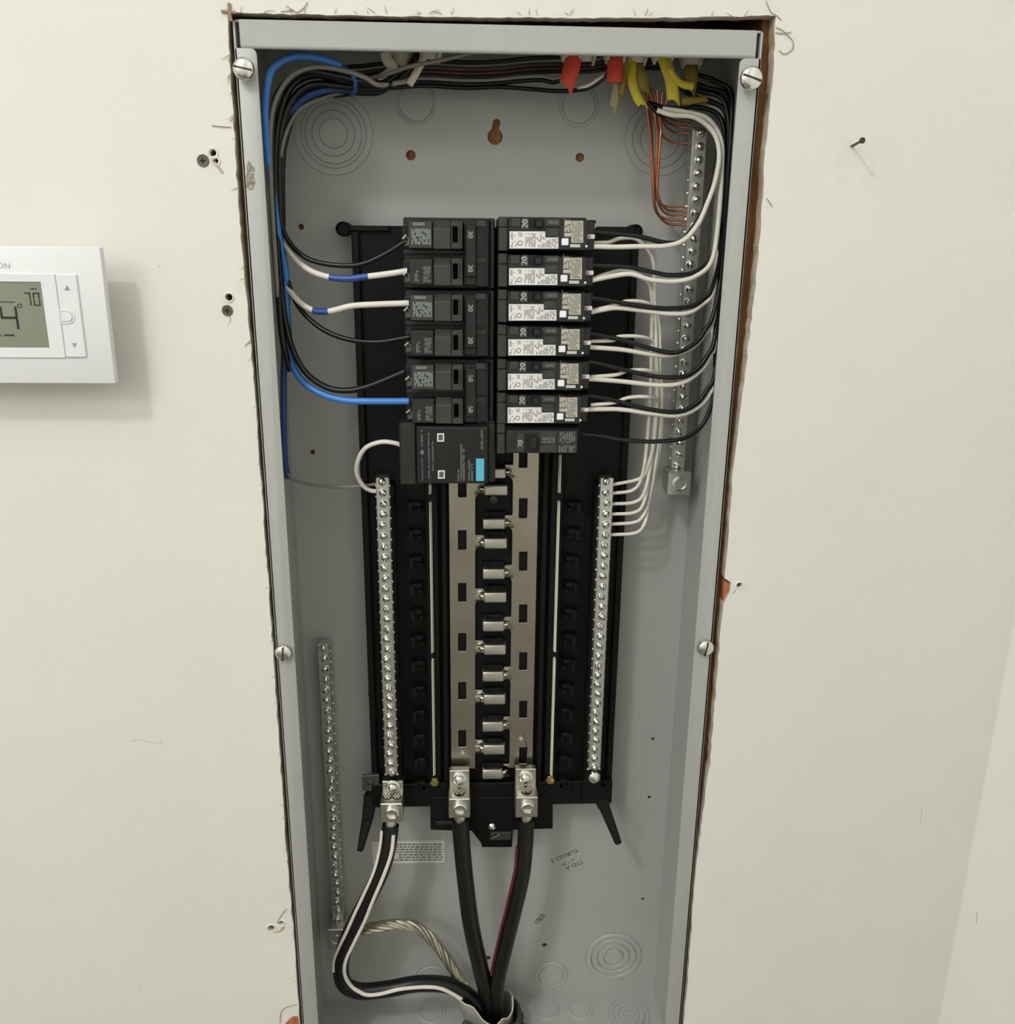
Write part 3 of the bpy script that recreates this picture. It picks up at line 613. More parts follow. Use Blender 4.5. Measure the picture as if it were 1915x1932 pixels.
# --- double pole breakers, left column
c4=lambda zx,zy: xz(740+zx/4.91,400+zy/4.91,YF)
def make_double(rating):
    z0=c4(500,47)[1]; root=empty('double_breaker',(-.038,YBUS,z0)); rng=random.Random(21)
    hz=2*PITCHZ; pole=PITCHZ
    xl=c4(88,0)[0]; xr=c4(958,0)[0]
    MB().box(xl,xr,YF+.014,YBUS-.0015,z0-hz+.0010,z0-.0002).build('body','black_plastic',root,bevel=.0009)
    MB().hexa([(c4(780,0)[0],YF+.008,z0-hz+.0022),(xr-.004,YF+.012,z0-hz+.0022),(xr-.004,YF+.012,z0-.002),(c4(780,0)[0],YF+.008,z0-.002)],[(c4(780,0)[0],YF+.02,z0-hz+.0016),(xr,YF+.02,z0-hz+.0016),(xr,YF+.02,z0-.0006),(c4(780,0)[0],YF+.02,z0-.0006)]).build('inner_shoulder','label_black',root,bevel=.0008)
    for k in range(2):
        def cc(zx,zy,k=k):
            x,z=c4(zx,zy); return (x,z-k*pole)
        def sect(name,zx0,zx1,y_led,y_face,m,Yf=YF):       # a block with a sloped ledge on top
            a=cc(zx0,78); b=cc(zx1,345); zl=cc(0,150)[1]
            return MB().hexa([(a[0],y_face,b[1]),(b[0],y_face,b[1]),(b[0],y_face,zl),(a[0],y_face,zl)],[(a[0],YF+.016,b[1]-.0006),(b[0],YF+.016,b[1]-.0006),(b[0],YF+.0075,a[1]),(a[0],YF+.0075,a[1])]).build(name,m,root,bevel=.0005)
        e=MB(); rect(e,(148,86),(372,338),YF,YF+.016,cc); lb=e.build('label_block','charcoal_lit_plastic' if k==0 else 'black_plastic',root,bevel=.0006)
        sect('plain_block',377,543,.002,YF+.0004,'charcoal_lit_plastic')
        fr_=[cc(546,86),cc(652,86),cc(652,342),cc(546,342)][::-1]; ho=[cc(560,135),cc(607,135),cc(607,282),cc(560,282)][::-1]
        MB().prism(fr_,YF-.0012,YF+.015,[ho]).build('window_frame','charcoal_lit_plastic',root,bevel=.0004)
        e=MB(); rect(e,(556,130),(612,290),YF+.011,YF+.013,cc); e.build('window_floor','well_black',root)
        e=MB(); rect(e,(612,135),(628,282),YF-.0018,YF-.0008,cc); e.build('window_bar','charcoal_lit_plastic',root,bevel=.0003)
        e=MB(); rect(e,(775,78),(868,140),YF+.002,YF+.016,cc); e.build('ledge','charcoal_lit_plastic',root,bevel=.0006)
        e=MB(); rect(e,(655,90),(782,345),YF+.004,YF+.016,cc); e.build('handle_base','black_plastic',root,bevel=.0008)
        e=MB()
        if k==0:
            scribble(e,(190,95),(300,126),YF-.0003,cc,7,rng,fill=.95); scribble(e,(176,152),(360,300),YF-.0003,cc,13,rng,fill=.86)
            e.build('fine_print','pale_print',lb)
        else:
            scribble(e,(200,200),(242,305),YF-.0003,cc,3,rng,fill=.9); scribble(e,(280,160),(352,310),YF-.0003,cc,5,rng,fill=.88); e.build('fine_print','grey_print',lb)
        # wire terminal at the outer end: pressure screw and ribbed clamp
        e=MB(); rect(e,(88,110),(150,330),YF+.010,YF+.016,cc); e.build('terminal_ledge','charcoal_lit_plastic',root,bevel=.0006)
        e=MB(); rect(e,(96,120),(142,200),YF+.0092,YF+.0102,cc); e.build('terminal_well','well_black',root)
        e=MB(); 
        for q_ in range(3): rect(e,(105,270+q_*16),(146,277+q_*16),YF+.009,YF+.0102,cc)
        e.build('terminal_rib','grey_print',root)
        p=cc(128,235); e=MB().tube([(p[0]-.003,YF+.0085,p[1]-.001),(p[0],YF+.007,p[1]+.0016),(p[0]+.0016,YF+.007,p[1]-.001),(p[0]+.0008,YF+.008,p[1]-.005)],.0010,8); e.build('terminal_clamp','screw_metal',root,smooth=True)
    e=MB(); rect(e,(678,112),(776,600),YF-.0075,YF-.0015,c4); rect(e,(690,160),(765,330),YF-.002,YF+.008,c4); rect(e,(690,400),(765,560),YF-.002,YF+.008,c4)
    tie=e.build('handle_tie','label_black',root,bevel=.0009)
    t=MB()
    for zy in (208,518): p=c4(722,zy); add_text(t,rating,(p[0],YF-.0078,p[1]),.0054,-math.pi/2,bold=.00015)
    t.build('rating_number','white_print',tie)
    e=MB(); rect(e,(92,345),(670,398),YF+.010,YF+.016,c4); e.build('pole_joint','black_plastic',root,bevel=.0006)
    return root
for k,(rt_,lab) in enumerate((('30','black double breaker with joined handles at the top of the left column'),('30','black double breaker with joined handles in the middle of the left column'),('50','black double breaker fed by the thick blue wire, lowest of the left column'))):
    o=make_double(rt_); o.location=o.location+Vector((0,0,-2*k*PITCHZ)); tag(o,lab,'breaker','double breakers')
# --- wide black module with a turquoise label
def make_module():
    root=empty('surge_module',(-.04,YBUS,c7(500,1260)[1])); rng=random.Random(31); YM=YF-.001
    e=MB(); rect(e,(62,684),(958,1258),YM+.012,YBUS-.0015,c7); e.build('body','black_plastic',root,bevel=.001)
    e=MB(); rect(e,(60,684),(228,1256),YM+.002,YM+.02,c7); e.build('end_cover','black_plastic',root,bevel=.0012)
    a=c7(224,700); b=c7(882,1236)
    MB().hexa([(a[0],YM,b[1]),(b[0],YM,b[1]),(b[0],YM,c7(0,716)[1]),(a[0],YM,c7(0,716)[1])],[(a[0],YM+.014,b[1]),(b[0],YM+.014,b[1]),(b[0],YM+.014,c7(0,686)[1]),(a[0],YM+.014,c7(0,686)[1])]).build('front_cover','black_plastic',root,bevel=.0006)
    e=MB(); rect(e,(236,730),(868,1222),YM-.0004,YM+.0004,c7); L=tag(e.build('front_label','label_black',root),'glossy black label with small grey print')
    t=MB(); Yt=YM-.0005
    for x,y0,y1,wd in ((275,740,890,22),(280,1000,1210,16),(340,765,1190,22),(376,835,1120,20),(614,1100,1210,16),(640,865,1210,20),(663,912,1210,20),(712,1005,1208,18),(740,1050,1208,20),(830,740,920,22)):
        scribble(t,(x-wd/2,y0),(x+wd/2,y1),Yt,c7,2,rng,fill=.92)
    p=c7(278,945); t.add([(p[0]-.0016,Yt,p[1]),(p[0],Yt,p[1]-.0024),(p[0]+.0016,Yt,p[1]),(p[0],Yt,p[1]+.0024)],[(0,1,2,3)])
    t.build('fine_print','grey_print',L)
    for zx,zy,m in ((449,808,'led_green'),(456,1150,'led_green')):
        e=MB(); p=[c7(zx-32,zy-38),c7(zx+32,zy-38),c7(zx+32,zy+38),c7(zx-32,zy+38)][::-1]; h=[c7(zx-21,zy-27),c7(zx+21,zy-27),c7(zx+21,zy+27),c7(zx-21,zy+27)][::-1]
        e.prism(p,YM-.0008,YM-.0002,[h]); fr_=e.build('indicator_frame','label_white',root)
        e=MB(); rect(e,(zx-21,zy-27),(zx+21,zy+27),YM-.0006,YM-.0003,c7); e.build('indicator','led_green',fr_)
    e=MB(); rect(e,(776,1004),(850,1210),YM-.0006,YM-.0003,c7); cy=tag(e.build('colour_label','cyan_label',L),'turquoise label block')
    p=c7(813,1107); add_text(MB(),'SIEMENS',(p[0],YM-.0007,p[1]),.0066,math.pi/2,sx=1.0).build('lettering','pale_print',cy) if False else None
    e=MB(); rect(e,(885,700),(955,1250),YM+.008,YM+.02,c7); e.build('inner_shoulder','black_plastic',root,bevel=.001)
    return root
tag(make_module(),'wide black module with a turquoise label below the double breakers','surge module')
# ------------------------------------------------------------------ wires
XLIM=HW-T
def wire(label,pts,r,m,Y=None,name='wire',cat='wire',group=None,k=8,n=10,extra=None):
    P=[]
    for p in pts:
        v=U(p[0],p[1],p[2]); v.x=max(-XLIM+r+.0003,min(XLIM-r-.0003,v.x)); v.z=min(ZT-T-r-.0003,v.z); P.append(v)
    S=spline(P,k)
    o=MB().tube(S,r,n).build(name,m,smooth=True)
    tag(o,label,cat,group)
    if extra: extra(o,S)
    return o
def sleeve(a,b,m,r,nm='tape_wrap',lab='blue tape wrap'):
    def f(o,S):
        i0=int(a*(len(S)-1)); i1=int(b*(len(S)-1)); seg=S[i0:i1+1]
        tag(MB().tube(seg,r,12).build(nm,m,o,smooth=True),lab)
    return f
def bare_tip(o,S):
    MB().tube(S[-4:]+[S[-1]+(S[-1]-S[-3]).normalized()*.004],.0010,8).build('bare_end','copper',o,smooth=True)
R12=.0019; R10=.0023
# left side: from the clamps along the top, round the corner and down to the double breakers
LB=lambda dx,dY: [(760+dx*.4,130,.050+dY),(728+dx*.3,154,.046+dY),(690,160+dx*.2,.044+dY),(640,150+dx*.4,.044+dY),(592,140+dx*.6,.045+dY),(552,160+dx*.7,.045+dY),(528+dx,215,.046+dY),(519+dx,300,.046+dY),(522+dx,380,.046+dY)]
wire('black wire curving from the left bundle to the top of the upper double breaker',LB(6,.004)+[(532,425,.045),(548,460,.04),(580,488,.034),(630,500,.028),(680,499,.026),(725,480,.025),(764,456,.024)],R12,'wire_black',group='left side branch wires')
wire('white wire wrapped in long blue tape running to the upper double breaker',LB(2,.014)+[(534,440,.05),(545,472,.042),(572,502,.036),(606,519,.030),(650,526,.026),(690,522,.024),(730,517,.023),(769,511,.023)],.0023,'wire_white',group='left side branch wires',extra=lambda o,S:sleeve(.775,.885,'tape_blue',.0026)(o,S))
wire('white wire with a short blue tape wrap running to the middle double breaker',LB(-2,.020)+[(528,480,.055),(540,535,.048),(560,565,.040),(585,583,.034),(610,588,.030),(632,585,.027),(665,577,.025),(715,574,.024),(772,572,.023)],.0023,'wire_white',group='left side branch wires',extra=lambda o,S:sleeve(.722,.80,'tape_blue',.0026)(o,S))
wire('black wire sagging to the lower terminal of the middle double breaker',LB(4,.010)+[(534,480,.05),(546,540,.046),(568,585,.040),(610,622,.033),(660,641,.028),(715,645,.025),(773,636,.023)],R12,'wire_black',group='left side branch wires')
wire('thick black wire sweeping down to the upper terminal of the lowest double breaker',LB(0,.002)+[(524,460,.042),(532,560,.040),(546,640,.037),(572,697,.033),(610,728,.030),(650,737,.027),(695,729,.025),(764,701,.023)],.0024,'wire_black',group='left side branch wires')
wire('bright blue wire sweeping down to the lowest double breaker',[(664,146,.040),(634,120,.036),(588,107,.032),(548,108,.030),(516,128,.029),(504,165,.029),(500,215,.030),(506,300,.034),(522,420,.042),(540,520,.047),(541,600,.046),(545,665,.042),(566,714,.037),(605,742,.032),(650,755,.028),(700,757,.025),(772,757,.023)],.0027,'wire_blue',group='left side branch wires')
wire('dark blue wire arching inside the left bundle above the round knockouts',[(662,168,.052),(625,168,.054),(580,182,.056),(548,212,.058),(528,262,.058),(522,340,.058),(530,450,.056),(536,600,.054),(535,760,.054),(537,860,.06),(540,900,.07)],.0026,'wire_blue_dark')
wire('grey white wire arching over the left bundle behind the blue wire',[(780,152,.046),(740,158,.040),(712,160,.036),(688,146,.034),(640,131,.034),(590,127,.034),(552,142,.034),(526,176,.034),(512,222,.034),(509,300,.034),(515,420,.034),(524,560,.036)],.0018,'wire_grey')
wire('grey wire showing inside the left bundle beside the large knockout',[(668,172,.060),(640,176,.062),(600,188,.060),(566,206,.058),(546,236,.052),(534,272,.048),(528,320,.052),(532,400,.06)],.0014,'wire_grey')
wire('black wire at the heart of the left bundle following the side wall',[(790,98,.056),(770,130,.054),(735,162,.050),(690,168,.049),(640,162,.049),(590,160,.050),(556,182,.050),(534,230,.050),(527,300,.050),(530,420,.050),(538,540,.050),(545,640,.050)],.0026,'wire_black')
wire('black wire at the inner edge of the left bundle under the cable clamps',[(764,100,.062),(755,135,.060),(722,170,.058),(680,174,.056),(630,168,.056),(585,172,.058),(555,196,.058),(540,240,.058),(532,320,.058),(533,430,.056)],.0026,'wire_black')
wire('black wire at the outer edge of the left bundle against the box wall',[(740,160,.040),(690,155,.038),(630,142,.038),(575,134,.038),(536,160,.037),(516,205,.037),(512,300,.037),(516,420,.037),(524,540,.037),(533,640,.037),(548,700,.040)],.0026,'wire_black')
tie_=MB(); c=U(666,160,.046); tie_.tube([U(648,126,.036),U(664,138,.034),U(671,155,.034),U(670,172,.038),U(664,180,.046)],.0016,8)
tag(tie_.build('cable_tie','tape_blue',smooth=True),'blue tape tie round the wire bundle at the top left','cable tie')
wire('thin white wire leaving the left side wall and ending at the left neutral bar',[(535,820,.066),(536,868,.066),(545,896,.066),(572,912,.065),(620,918,.063),(665,918,.061),(713,913,.060)],.0012,'wire_grey')
wire('short white pigtail looping from the turquoise labelled module to the left neutral bar',[(760,842,.030),(745,836,.030),(718,834,.032),(690,845,.036),(676,868,.042),(673,892,.048),(684,915,.054),(698,925,.058),(714,927,.060)],.0019,'wire_white')
# right side: black and white pairs from the right bundle to the single breakers
BND=[(1350,0),(1356,4),(1362,0),(1366,6),(1372,2),(1376,8)]
pairs=[
 ([(1118,437),(1165,441),(1205,446),(1256,458),(1287,454),(1310,425),(1330,390)],[(1118,465),(1160,466),(1205,465),(1256,464),(1290,453),(1317,423),(1333,388)]),
 ([(1112,500),(1160,502),(1193,505),(1230,513),(1262,519),(1304,516),(1328,502),(1342,485)],[(1112,530),(1135,525),(1156,521),(1190,517),(1228,528),(1276,531),(1313,521),(1342,494)]),
 ([(1110,561),(1150,567),(1193,575),(1230,580),(1262,582),(1304,578),(1328,563),(1342,546)],[(1110,590),(1135,585),(1162,581),(1205,585),(1262,592),(1299,590),(1324,575),(1344,552)]),
 ([(1110,629),(1140,634),(1176,642),(1233,659),(1276,665),(1313,646),(1332,620),(1345,596)],[(1110,655),(1140,657),(1176,660),(1233,669),(1267,670),(1304,657),(1330,630),(1346,600)]),
 ([(1110,682),(1140,688),(1176,697),(1233,710),(1287,711),(1318,694),(1336,668),(1347,645)],[(1110,715),(1140,717),(1176,720),(1247,727),(1290,721),(1324,697),(1340,670),(1348,650)]),
 ([(1105,746),(1130,749),(1162,756),(1219,771),(1276,777),(1313,762),(1334,735),(1348,705)],[(1105,773),(1140,772),(1176,773),(1233,781),(1276,784),(1310,773),(1336,748),(1350,712)])]
nth=['topmost','second','third','fourth','fifth','sixth']
ends=[[(1345,340),(1354,290),(1346,252),(1318,226),(1275,219),(1245,215),(1225,195)],[(1358,430),(1366,330),(1366,250),(1352,214),(1310,202),(1262,205),(1222,194)],[(1360,480),(1370,360),(1372,260),(1366,208),(1340,192),(1304,180),(1276,158)],
      [(1362,520),(1372,400),(1376,280),(1372,210),(1356,182),(1320,172),(1278,160)],[(1364,560),(1374,430),(1378,300),(1378,210),(1366,176),(1330,165),(1300,152)],[(1366,600),(1376,470),(1380,330),(1382,220),(1374,172),(1345,150),(1310,140)]]
wends=[[(1350,340),(1357,290),(1346,250),(1312,222),(1268,217),(1240,208)],[(1354,430),(1361,330),(1360,265),(1336,225),(1295,212),(1250,205)],[(1356,480),(1364,360),(1368,240),(1350,206),(1300,202),(1250,206),(1218,192)],
       [(1358,520),(1367,400),(1371,280),(1370,205),(1350,184),(1312,174),(1282,162)],[(1360,560),(1370,430),(1375,300),(1380,220),(1376,186),(1356,176),(1320,168)],[(1362,600),(1373,470),(1380,330),(1384,240),(1380,200),(1366,176),(1320,160)]]
for k,(bk,wt) in enumerate(pairs):
    dY=[.028,.028,.029,.030,.034,.042,.048,.052,.052,.052]
    def lay(pts,end,yo):
        n=len(pts); P=[(x,y,.026+yo*.3+.014*(i/(n-1))) for i,(x,y) in enumerate(pts)]
        return P+[(x,y,.044+yo+.003*i) for i,(x,y) in enumerate(end)]
    wire('black wire from the right bundle to the %s breaker with a white label'%nth[k],lay(bk,ends[k],.006+.003*(k%3)),.0018,'wire_black',group='black branch wires on the right')
    wire('long white wire from the right bundle to the %s breaker with a white label'%nth[k],lay(wt,wends[k],-.003+.002*k if k<2 else .013+.001*k),.0019,'wire_white',group='white branch wires on the right')
wire('single black wire sagging low to the plain breaker at the foot of the right column',[(1098,819,.030),(1135,823,.030),(1176,830,.031),(1233,833,.033),(1290,827,.036),(1324,803,.040),(1342,764,.042),(1350,715,.044),(1360,600,.048),(1372,450,.05),(1380,300,.052),(1386,210,.055),(1376,168,.058),(1340,150,.06)],.0018,'wire_black',group='black branch wires on the right')
# white pigtails from the labelled breakers down to the right neutral bar
pig=[([(1118,458),(1148,457),(1170,450),(1199,451),(1222,472),(1233,500),(1235,560),(1238,640),(1240,740),(1234,830),(1222,880),(1206,903),(1153,915)]),
 ([(1114,528),(1140,518),(1170,511),(1199,515),(1222,533),(1229,562),(1229,640),(1227,740),(1221,830),(1212,895),(1195,924),(1153,931)]),
 ([(1114,587),(1162,575),(1185,568),(1219,571),(1236,586),(1244,618),(1245,690),(1240,780),(1230,860),(1217,925),(1198,947),(1153,951)]),
 ([(1114,644),(1156,642),(1168,635),(1205,635),(1230,643),(1236,663),(1237,732),(1233,820),(1224,900),(1214,950),(1196,967),(1153,970)]),
 ([(1114,711),(1162,707),(1187,699),(1222,699),(1243,709),(1249,735),(1246,800),(1236,880),(1224,945),(1212,975),(1194,986),(1151,989)]),
 ([(1114,764),(1156,760),(1187,750),(1222,749),(1242,756),(1249,772),(1246,831),(1236,890),(1224,950),(1217,985),(1200,1005),(1150,1009)])]
for k,p in enumerate(pig):
    n=len(p); wire('white pigtail looping from the %s white labelled breaker down to the right neutral bar'%nth[k],[(x,y,.032+.030*min(1,i/(n-1)*1.15)+(.004*k if 3<i<n-3 else 0)*.6) for i,(x,y) in enumerate(p)],.0015,'wire_white',group='white pigtails to the right neutral bar')
# bare copper grounds to the right ground bar
cop=[[(1212,150,.070),(1219,190,.072),(1226,230,.074),(1228,300,.076),(1232,360,.078),(1236,395,.080),(1252,412,.082),(1290,416,.082)],
 [(1218,155,.074),(1228,215,.076),(1232,300,.078),(1236,365,.079),(1246,385,.081),(1262,390,.082),(1292,390,.082)],
 [(1225,160,.072),(1236,220,.074),(1240,260,.076),(1238,330,.078),(1242,372,.079),(1256,394,.080),(1272,398,.082),(1292,398,.082)],
 [(1232,165,.074),(1246,235,.076),(1246,262,.076),(1242,320,.077),(1240,370,.079),(1248,395,.081),(1264,405,.082),(1291,406,.082)],
 [(1215,168,.068),(1222,215,.070),(1231,300,.074),(1234,372,.077),(1242,404,.080),(1260,422,.082),(1290,424,.082)],
 [(1240,170,.070),(1244,215,.072),(1258,240,.078),(1275,250,.082),(1300,251,.082)],
 [(1250,175,.072),(1248,212,.074),(1256,228,.078),(1276,238,.082),(1302,242,.082)],
 [(1236,180,.074),(1240,225,.076),(1250,255,.080),(1268,268,.082),(1298,271,.082)],
 [(1262,172,.070),(1256,205,.072),(1262,222,.078),(1280,230,.082),(1302,234,.082)]]
for k,p in enumerate(cop):
    lab=('long looping bare copper wire, %s of five ending at the right ground bar'%{1:'highest',2:'second highest',3:'middle',0:'second lowest',4:'lowest'}[k] if k<5 else 'short bare copper wire curling into the ground bar top, %s of four'%{8:'highest',6:'second highest',5:'third highest',7:'lowest'}[k])
    wire(lab,p,.00095,'copper',group='long copper ground wires' if k<5 else 'short copper ground wires',k=6,n=8)
# wires crossing the top of the box behind the clamps
for k,(y0,m,lab) in enumerate(((116,'wire_black','black wire running level across the top of the box, highest of the crossing wires'),(129,'wire_brown','dark brown wire running level across the top of the box'),(137,'wire_dark_red','dull red wire running level across the top of the box'),(143,'wire_black','black wire across the top of the box just under the red one'),(150,'wire_grey','grey wire sagging across the top of the box into the left red cable'),(157,'wire_black','black wire sagging across the top of the box, lowest on the left'),(164,'wire_black','black wire across the top of the box that rises to the right red cable'))):
    if k in (4,5): e=[(980,y0-4,.066),(1020,y0-6,.062),(1048,y0-2,.058),(1072,138,.052),(1080,116,.05)]
    elif k==6: e=[(1000,y0+4,.064),(1060,y0+8,.060),(1110,y0+2,.056),(1140,146,.054),(1158,120,.052)]
    else: e=[(1000,y0-6,.078),(1060,y0-8,.078),(1110,y0-8,.078),(1160,y0-14,.076),(1250,y0-14,.078)]
    wire(lab,[(538,240+6*k,.064),(556,200+y0*.1,.066),(592,165+y0*.1,.067),(640,y0+16,.066),(690,y0+8,.066-.001*k),(740,y0+2,.068),(800,y0-2,.072),(880,y0+2,.074),(940,y0,.072)]+e,.0016,m,group='wires crossing the top')
wire('grey white wire rising in a long arc behind the top flange',[(690,150,.05),(730,140,.042),(770,126,.034),(815,117,.030),(860,107,.028),(905,96,.027),(950,90,.027),(1040,92,.030),(1120,96,.036)],.0015,'wire_grey')
wire('pale wire end curving into the right red cable',[(1090,168,.058),(1110,162,.056),(1130,150,.055),(1148,138,.054),(1158,120,.053)],.0019,'wire_white')
# cable jackets and clamps at the top
def jacket(label,pts,w,d,m,torn=False):
    P=[U(*p) for p in pts]; 
    for v in P: v.z=min(v.z,ZT-T-.001)
    S=spline(P,5); mb=MB()
    for i in range(len(S)-1): pass
    n=10; vs=[]; fs=[]
    for i,c in enumerate(S):
        tng=(S[min(i+1,len(S)-1)]-S[max(i-1,0)]).normalized(); a=Vector((1,0,0)); a=(a-tng*a.dot(tng)).normalized(); b=tng.cross(a)
        for k in range(n):
            q_=2*math.pi*k/n; ext=tng*(.004*math.sin(q_*1.0+1.0)+.002*math.sin(3*q_)) if (torn and i==len(S)-1) else Vector((0,0,0))
            vs.append(c+a*math.cos(q_)*w/2+b*math.sin(q_)*d/2+ext)
    for i in range(len(S)-1):
        for k in range(n): fs.append((i*n+k,i*n+(k+1)%n,(i+1)*n+(k+1)%n,(i+1)*n+k))
    fs.append(tuple(range(n))); fs.append(tuple((len(S)-1)*n+k for k in range(n)))
    mb.add(vs,fs); return tag(mb.build('cable_jacket',m,smooth=True),label,'cable','cable jackets at the top')
jacket('red cable jacket with a pointed cut end, left of the two red ones',[(1083,104,.052),(1081,116,.051),(1075,140,.050),(1068,160,.050)],.0125,.006,'jacket_red',True)
jacket('red cable jacket cut square, right of the two red ones',[(1161,106,.056),(1161,118,.053),(1160,140,.052),(1160,156,.052)],.0120,.006,'jacket_red')
jacket('bright yellow cable jacket with a split end by the right corner of the box',[(1250,106,.056),(1257,124,.053),(1266,150,.052),(1270,188,.052)],.0095,.005,'jacket_yellow',True)
jacket('narrow yellow cable jacket branching off beside the bright yellow one',[(1262,130,.050),(1276,150,.050),(1290,160,.050),(1308,163,.050)],.0052,.004,'jacket_yellow')
jacket('yellow cable jacket slanting down above the copper wires',[(1192,118,.062),(1192,150,.056),(1200,178,.055),(1210,197,.054)],.0070,.004,'jacket_yellow',True)
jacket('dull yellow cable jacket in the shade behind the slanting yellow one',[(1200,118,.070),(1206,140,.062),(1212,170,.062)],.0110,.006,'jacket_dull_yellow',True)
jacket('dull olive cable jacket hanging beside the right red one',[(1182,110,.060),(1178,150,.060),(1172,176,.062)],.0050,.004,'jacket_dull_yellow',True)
jacket('torn strip of pale cable paper hanging below the right red jacket',[(1164,150,.064),(1162,175,.064),(1156,202,.062)],.0065,.0025,'jacket_paper',True)
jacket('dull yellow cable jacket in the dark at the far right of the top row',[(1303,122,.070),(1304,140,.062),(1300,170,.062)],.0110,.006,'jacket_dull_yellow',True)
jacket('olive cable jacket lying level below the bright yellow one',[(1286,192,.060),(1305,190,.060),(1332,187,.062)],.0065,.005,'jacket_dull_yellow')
jacket('cream cable jacket bending left out of the leftmost clamp',[(726,100,.052),(731,114,.052),(742,128,.052),(730,142,.050),(712,152,.048)],.0080,.005,'wire_cream')
jacket('wide cream cable jacket in the middle of the left clamps',[(758,90,.058),(757,108,.058),(750,124,.057)],.0130,.006,'wire_cream')
jacket('pale cable jacket cut off at a slant right of the left clamps',[(804,92,.046),(798,112,.045),(785,138,.044),(772,160,.042)],.0055,.004,'wire_cream')
def clamp(px,py,Y,label,tilt=0,sc=1.0):
    root=tag(empty('cable_clamp',U(px,py-6,Y)),label,'cable clamp','plastic cable clamps'); c=U(px,py,Y); w=.0078*sc
    zt_=ZT-T-.0004
    MB().box(c.x-w*1.15,c.x+w*1.15,Y-.008,Y+.008,zt_-.003,zt_).build('collar','clamp_plastic',root,bevel=.0006)
    for s in (-1,1):
        MB().bar((c.x+s*w*.95,Y,zt_-.002),(c.x+s*w*(.75+tilt*s),Y-.003,c.z-.001),.0035,.010,.0022,.008).build('jaw','clamp_plastic',root,bevel=.0005)
    MB().hexa([(c.x-w*.6,Y-.004,c.z),(c.x+w*.6,Y-.004,c.z),(c.x+w*.6,Y+.001,c.z+.001),(c.x-w*.6,Y+.001,c.z+.001)],[(c.x-w*.7,Y-.007,zt_-.002),(c.x+w*.7,Y-.007,zt_-.002),(c.x+w*.7,Y+.002,zt_-.002),(c.x-w*.7,Y+.002,zt_-.002)]).build('tongue','clamp_plastic',root,bevel=.0005)
for px,py,Y,lab in ((740,104,.066,'white plastic cable clamp at the far left of the top row'),(812,108,.060,'white plastic cable clamp right of the leftmost one'),(1078,106,.058,'white plastic cable clamp above the left red cable'),(1104,112,.070,'white plastic cable clamp just right of the left red cable'),(1160,110,.062,'white plastic cable clamp above the right red cable'),(1200,114,.070,'white plastic cable clamp above the slanting yellow cable'),(1250,110,.062,'white plastic cable clamp above the bright yellow cable'),(1304,118,.070,'white plastic cable clamp at the far right of the top row')):
    clamp(px,py+6,Y-.004,lab)
# ------------------------------------------------------------------ service cables
def to_px(p):
    d=p-CAM; z=d.dot(_fw); return (957.5+F_PX*d.dot(_r)/z, 966-F_PX*d.dot(_u)/z)
def striped(name,label,pts,r,stripes,group):
    P=[U(*p) for p in pts]; S=spline(P,10); root=empty(name,S[-1])
    tag(root,label,'cable',group); MB().tube(S,r,18).build('insulation','wire_black',root,smooth=True)
    MB().tube([S[0]+(S[0]-S[2]).normalized()*.006,S[0],S[1]],r*.72,12).build('bare_end','bare_alu',root,smooth=True)
    Q=[to_px(c) for c in S]
    for m,path,w in stripes:
        st=[]
        for px,py in path:
            i=min(range(len(Q)),key=lambda i:(Q[i][0]-px)**2+(Q[i][1]-py)**2); c=S[i]
            L=U(px,py,c.y)-c; vd=(c-CAM).normalized(); L-=vd*L.dot(vd); tng=(S[min(i+1,len(S)-1)]-S[max(i-1,0)]).normalized(); L-=tng*L.dot(tng)
            if L.length>r*.93: L=L.normalized()*r*.93
            v=(CAM-c).normalized(); v-=tng*v.dot(tng); v-=L.normalized()*v.dot(L.normalized()) if L.length>1e-6 else Vector((0,0,0)); v.normalize()
            st.append(c+L+v*math.sqrt(max(0,r*r-L.length_squared))*.98)
        st=spline(st,6); MB().tube(st,w,8).build('stripe',m,root,smooth=True)
    return root
RC=.0077
z7=lambda L:[(500+a/3.83,1480+b/3.83) for a,b in L]
z8=lambda L:[(860+a/3.546,1480+b/3.546) for a,b in L]
striped('service_cable','thick black cable with a white stripe bending left to the bottom hub',[(737,1556,.056),(733,1590,.052),(722,1636,.048),(700,1684,.046),(674,1734,.046),(652,1782,.046),(643,1822,.046),(650,1856,.046),(680,1870,.048),(730,1866,.050),(790,1856,.052),(850,1860,.056),(890,1884,.058),(915,1916,.058)],RC*1.04,
 (('wire_white',z7([(845,320),(832,450),(790,620),(735,760),(665,900),(595,1040),(540,1150),(508,1240),(500,1320)]),.0017),
  ('wire_white',z7([(928,340),(912,470),(860,640),(790,820),(722,980),(640,1140),(592,1250),(580,1340),(605,1430),(660,1495),(740,1520),(850,1508),(1000,1470),(1150,1460),(1270,1475),(1400,1530)]),.0019)),'service cables')
striped('service_cable','plain thick black cable running from the left bus lug down to the bottom hub',[(868,1546,.056),(871,1590,.054),(878,1660,.050),(888,1740,.048),(904,1816,.050),(918,1874,.055),(924,1925,.058)],RC*1.06,(),'service cables')
striped('service_cable','thick black cable with a dark red stripe running to the hub',[(993,1546,.056),(991,1590,.053),(985,1650,.048),(970,1716,.046),(952,1790,.047),(938,1856,.051),(934,1922,.058)],RC*1.02,
 (('wire_red',z8([(415,400),(398,460),(375,580),(350,720),(318,850),(285,940),(258,1050),(240,1150),(228,1260)]),.0018),),'service cables')
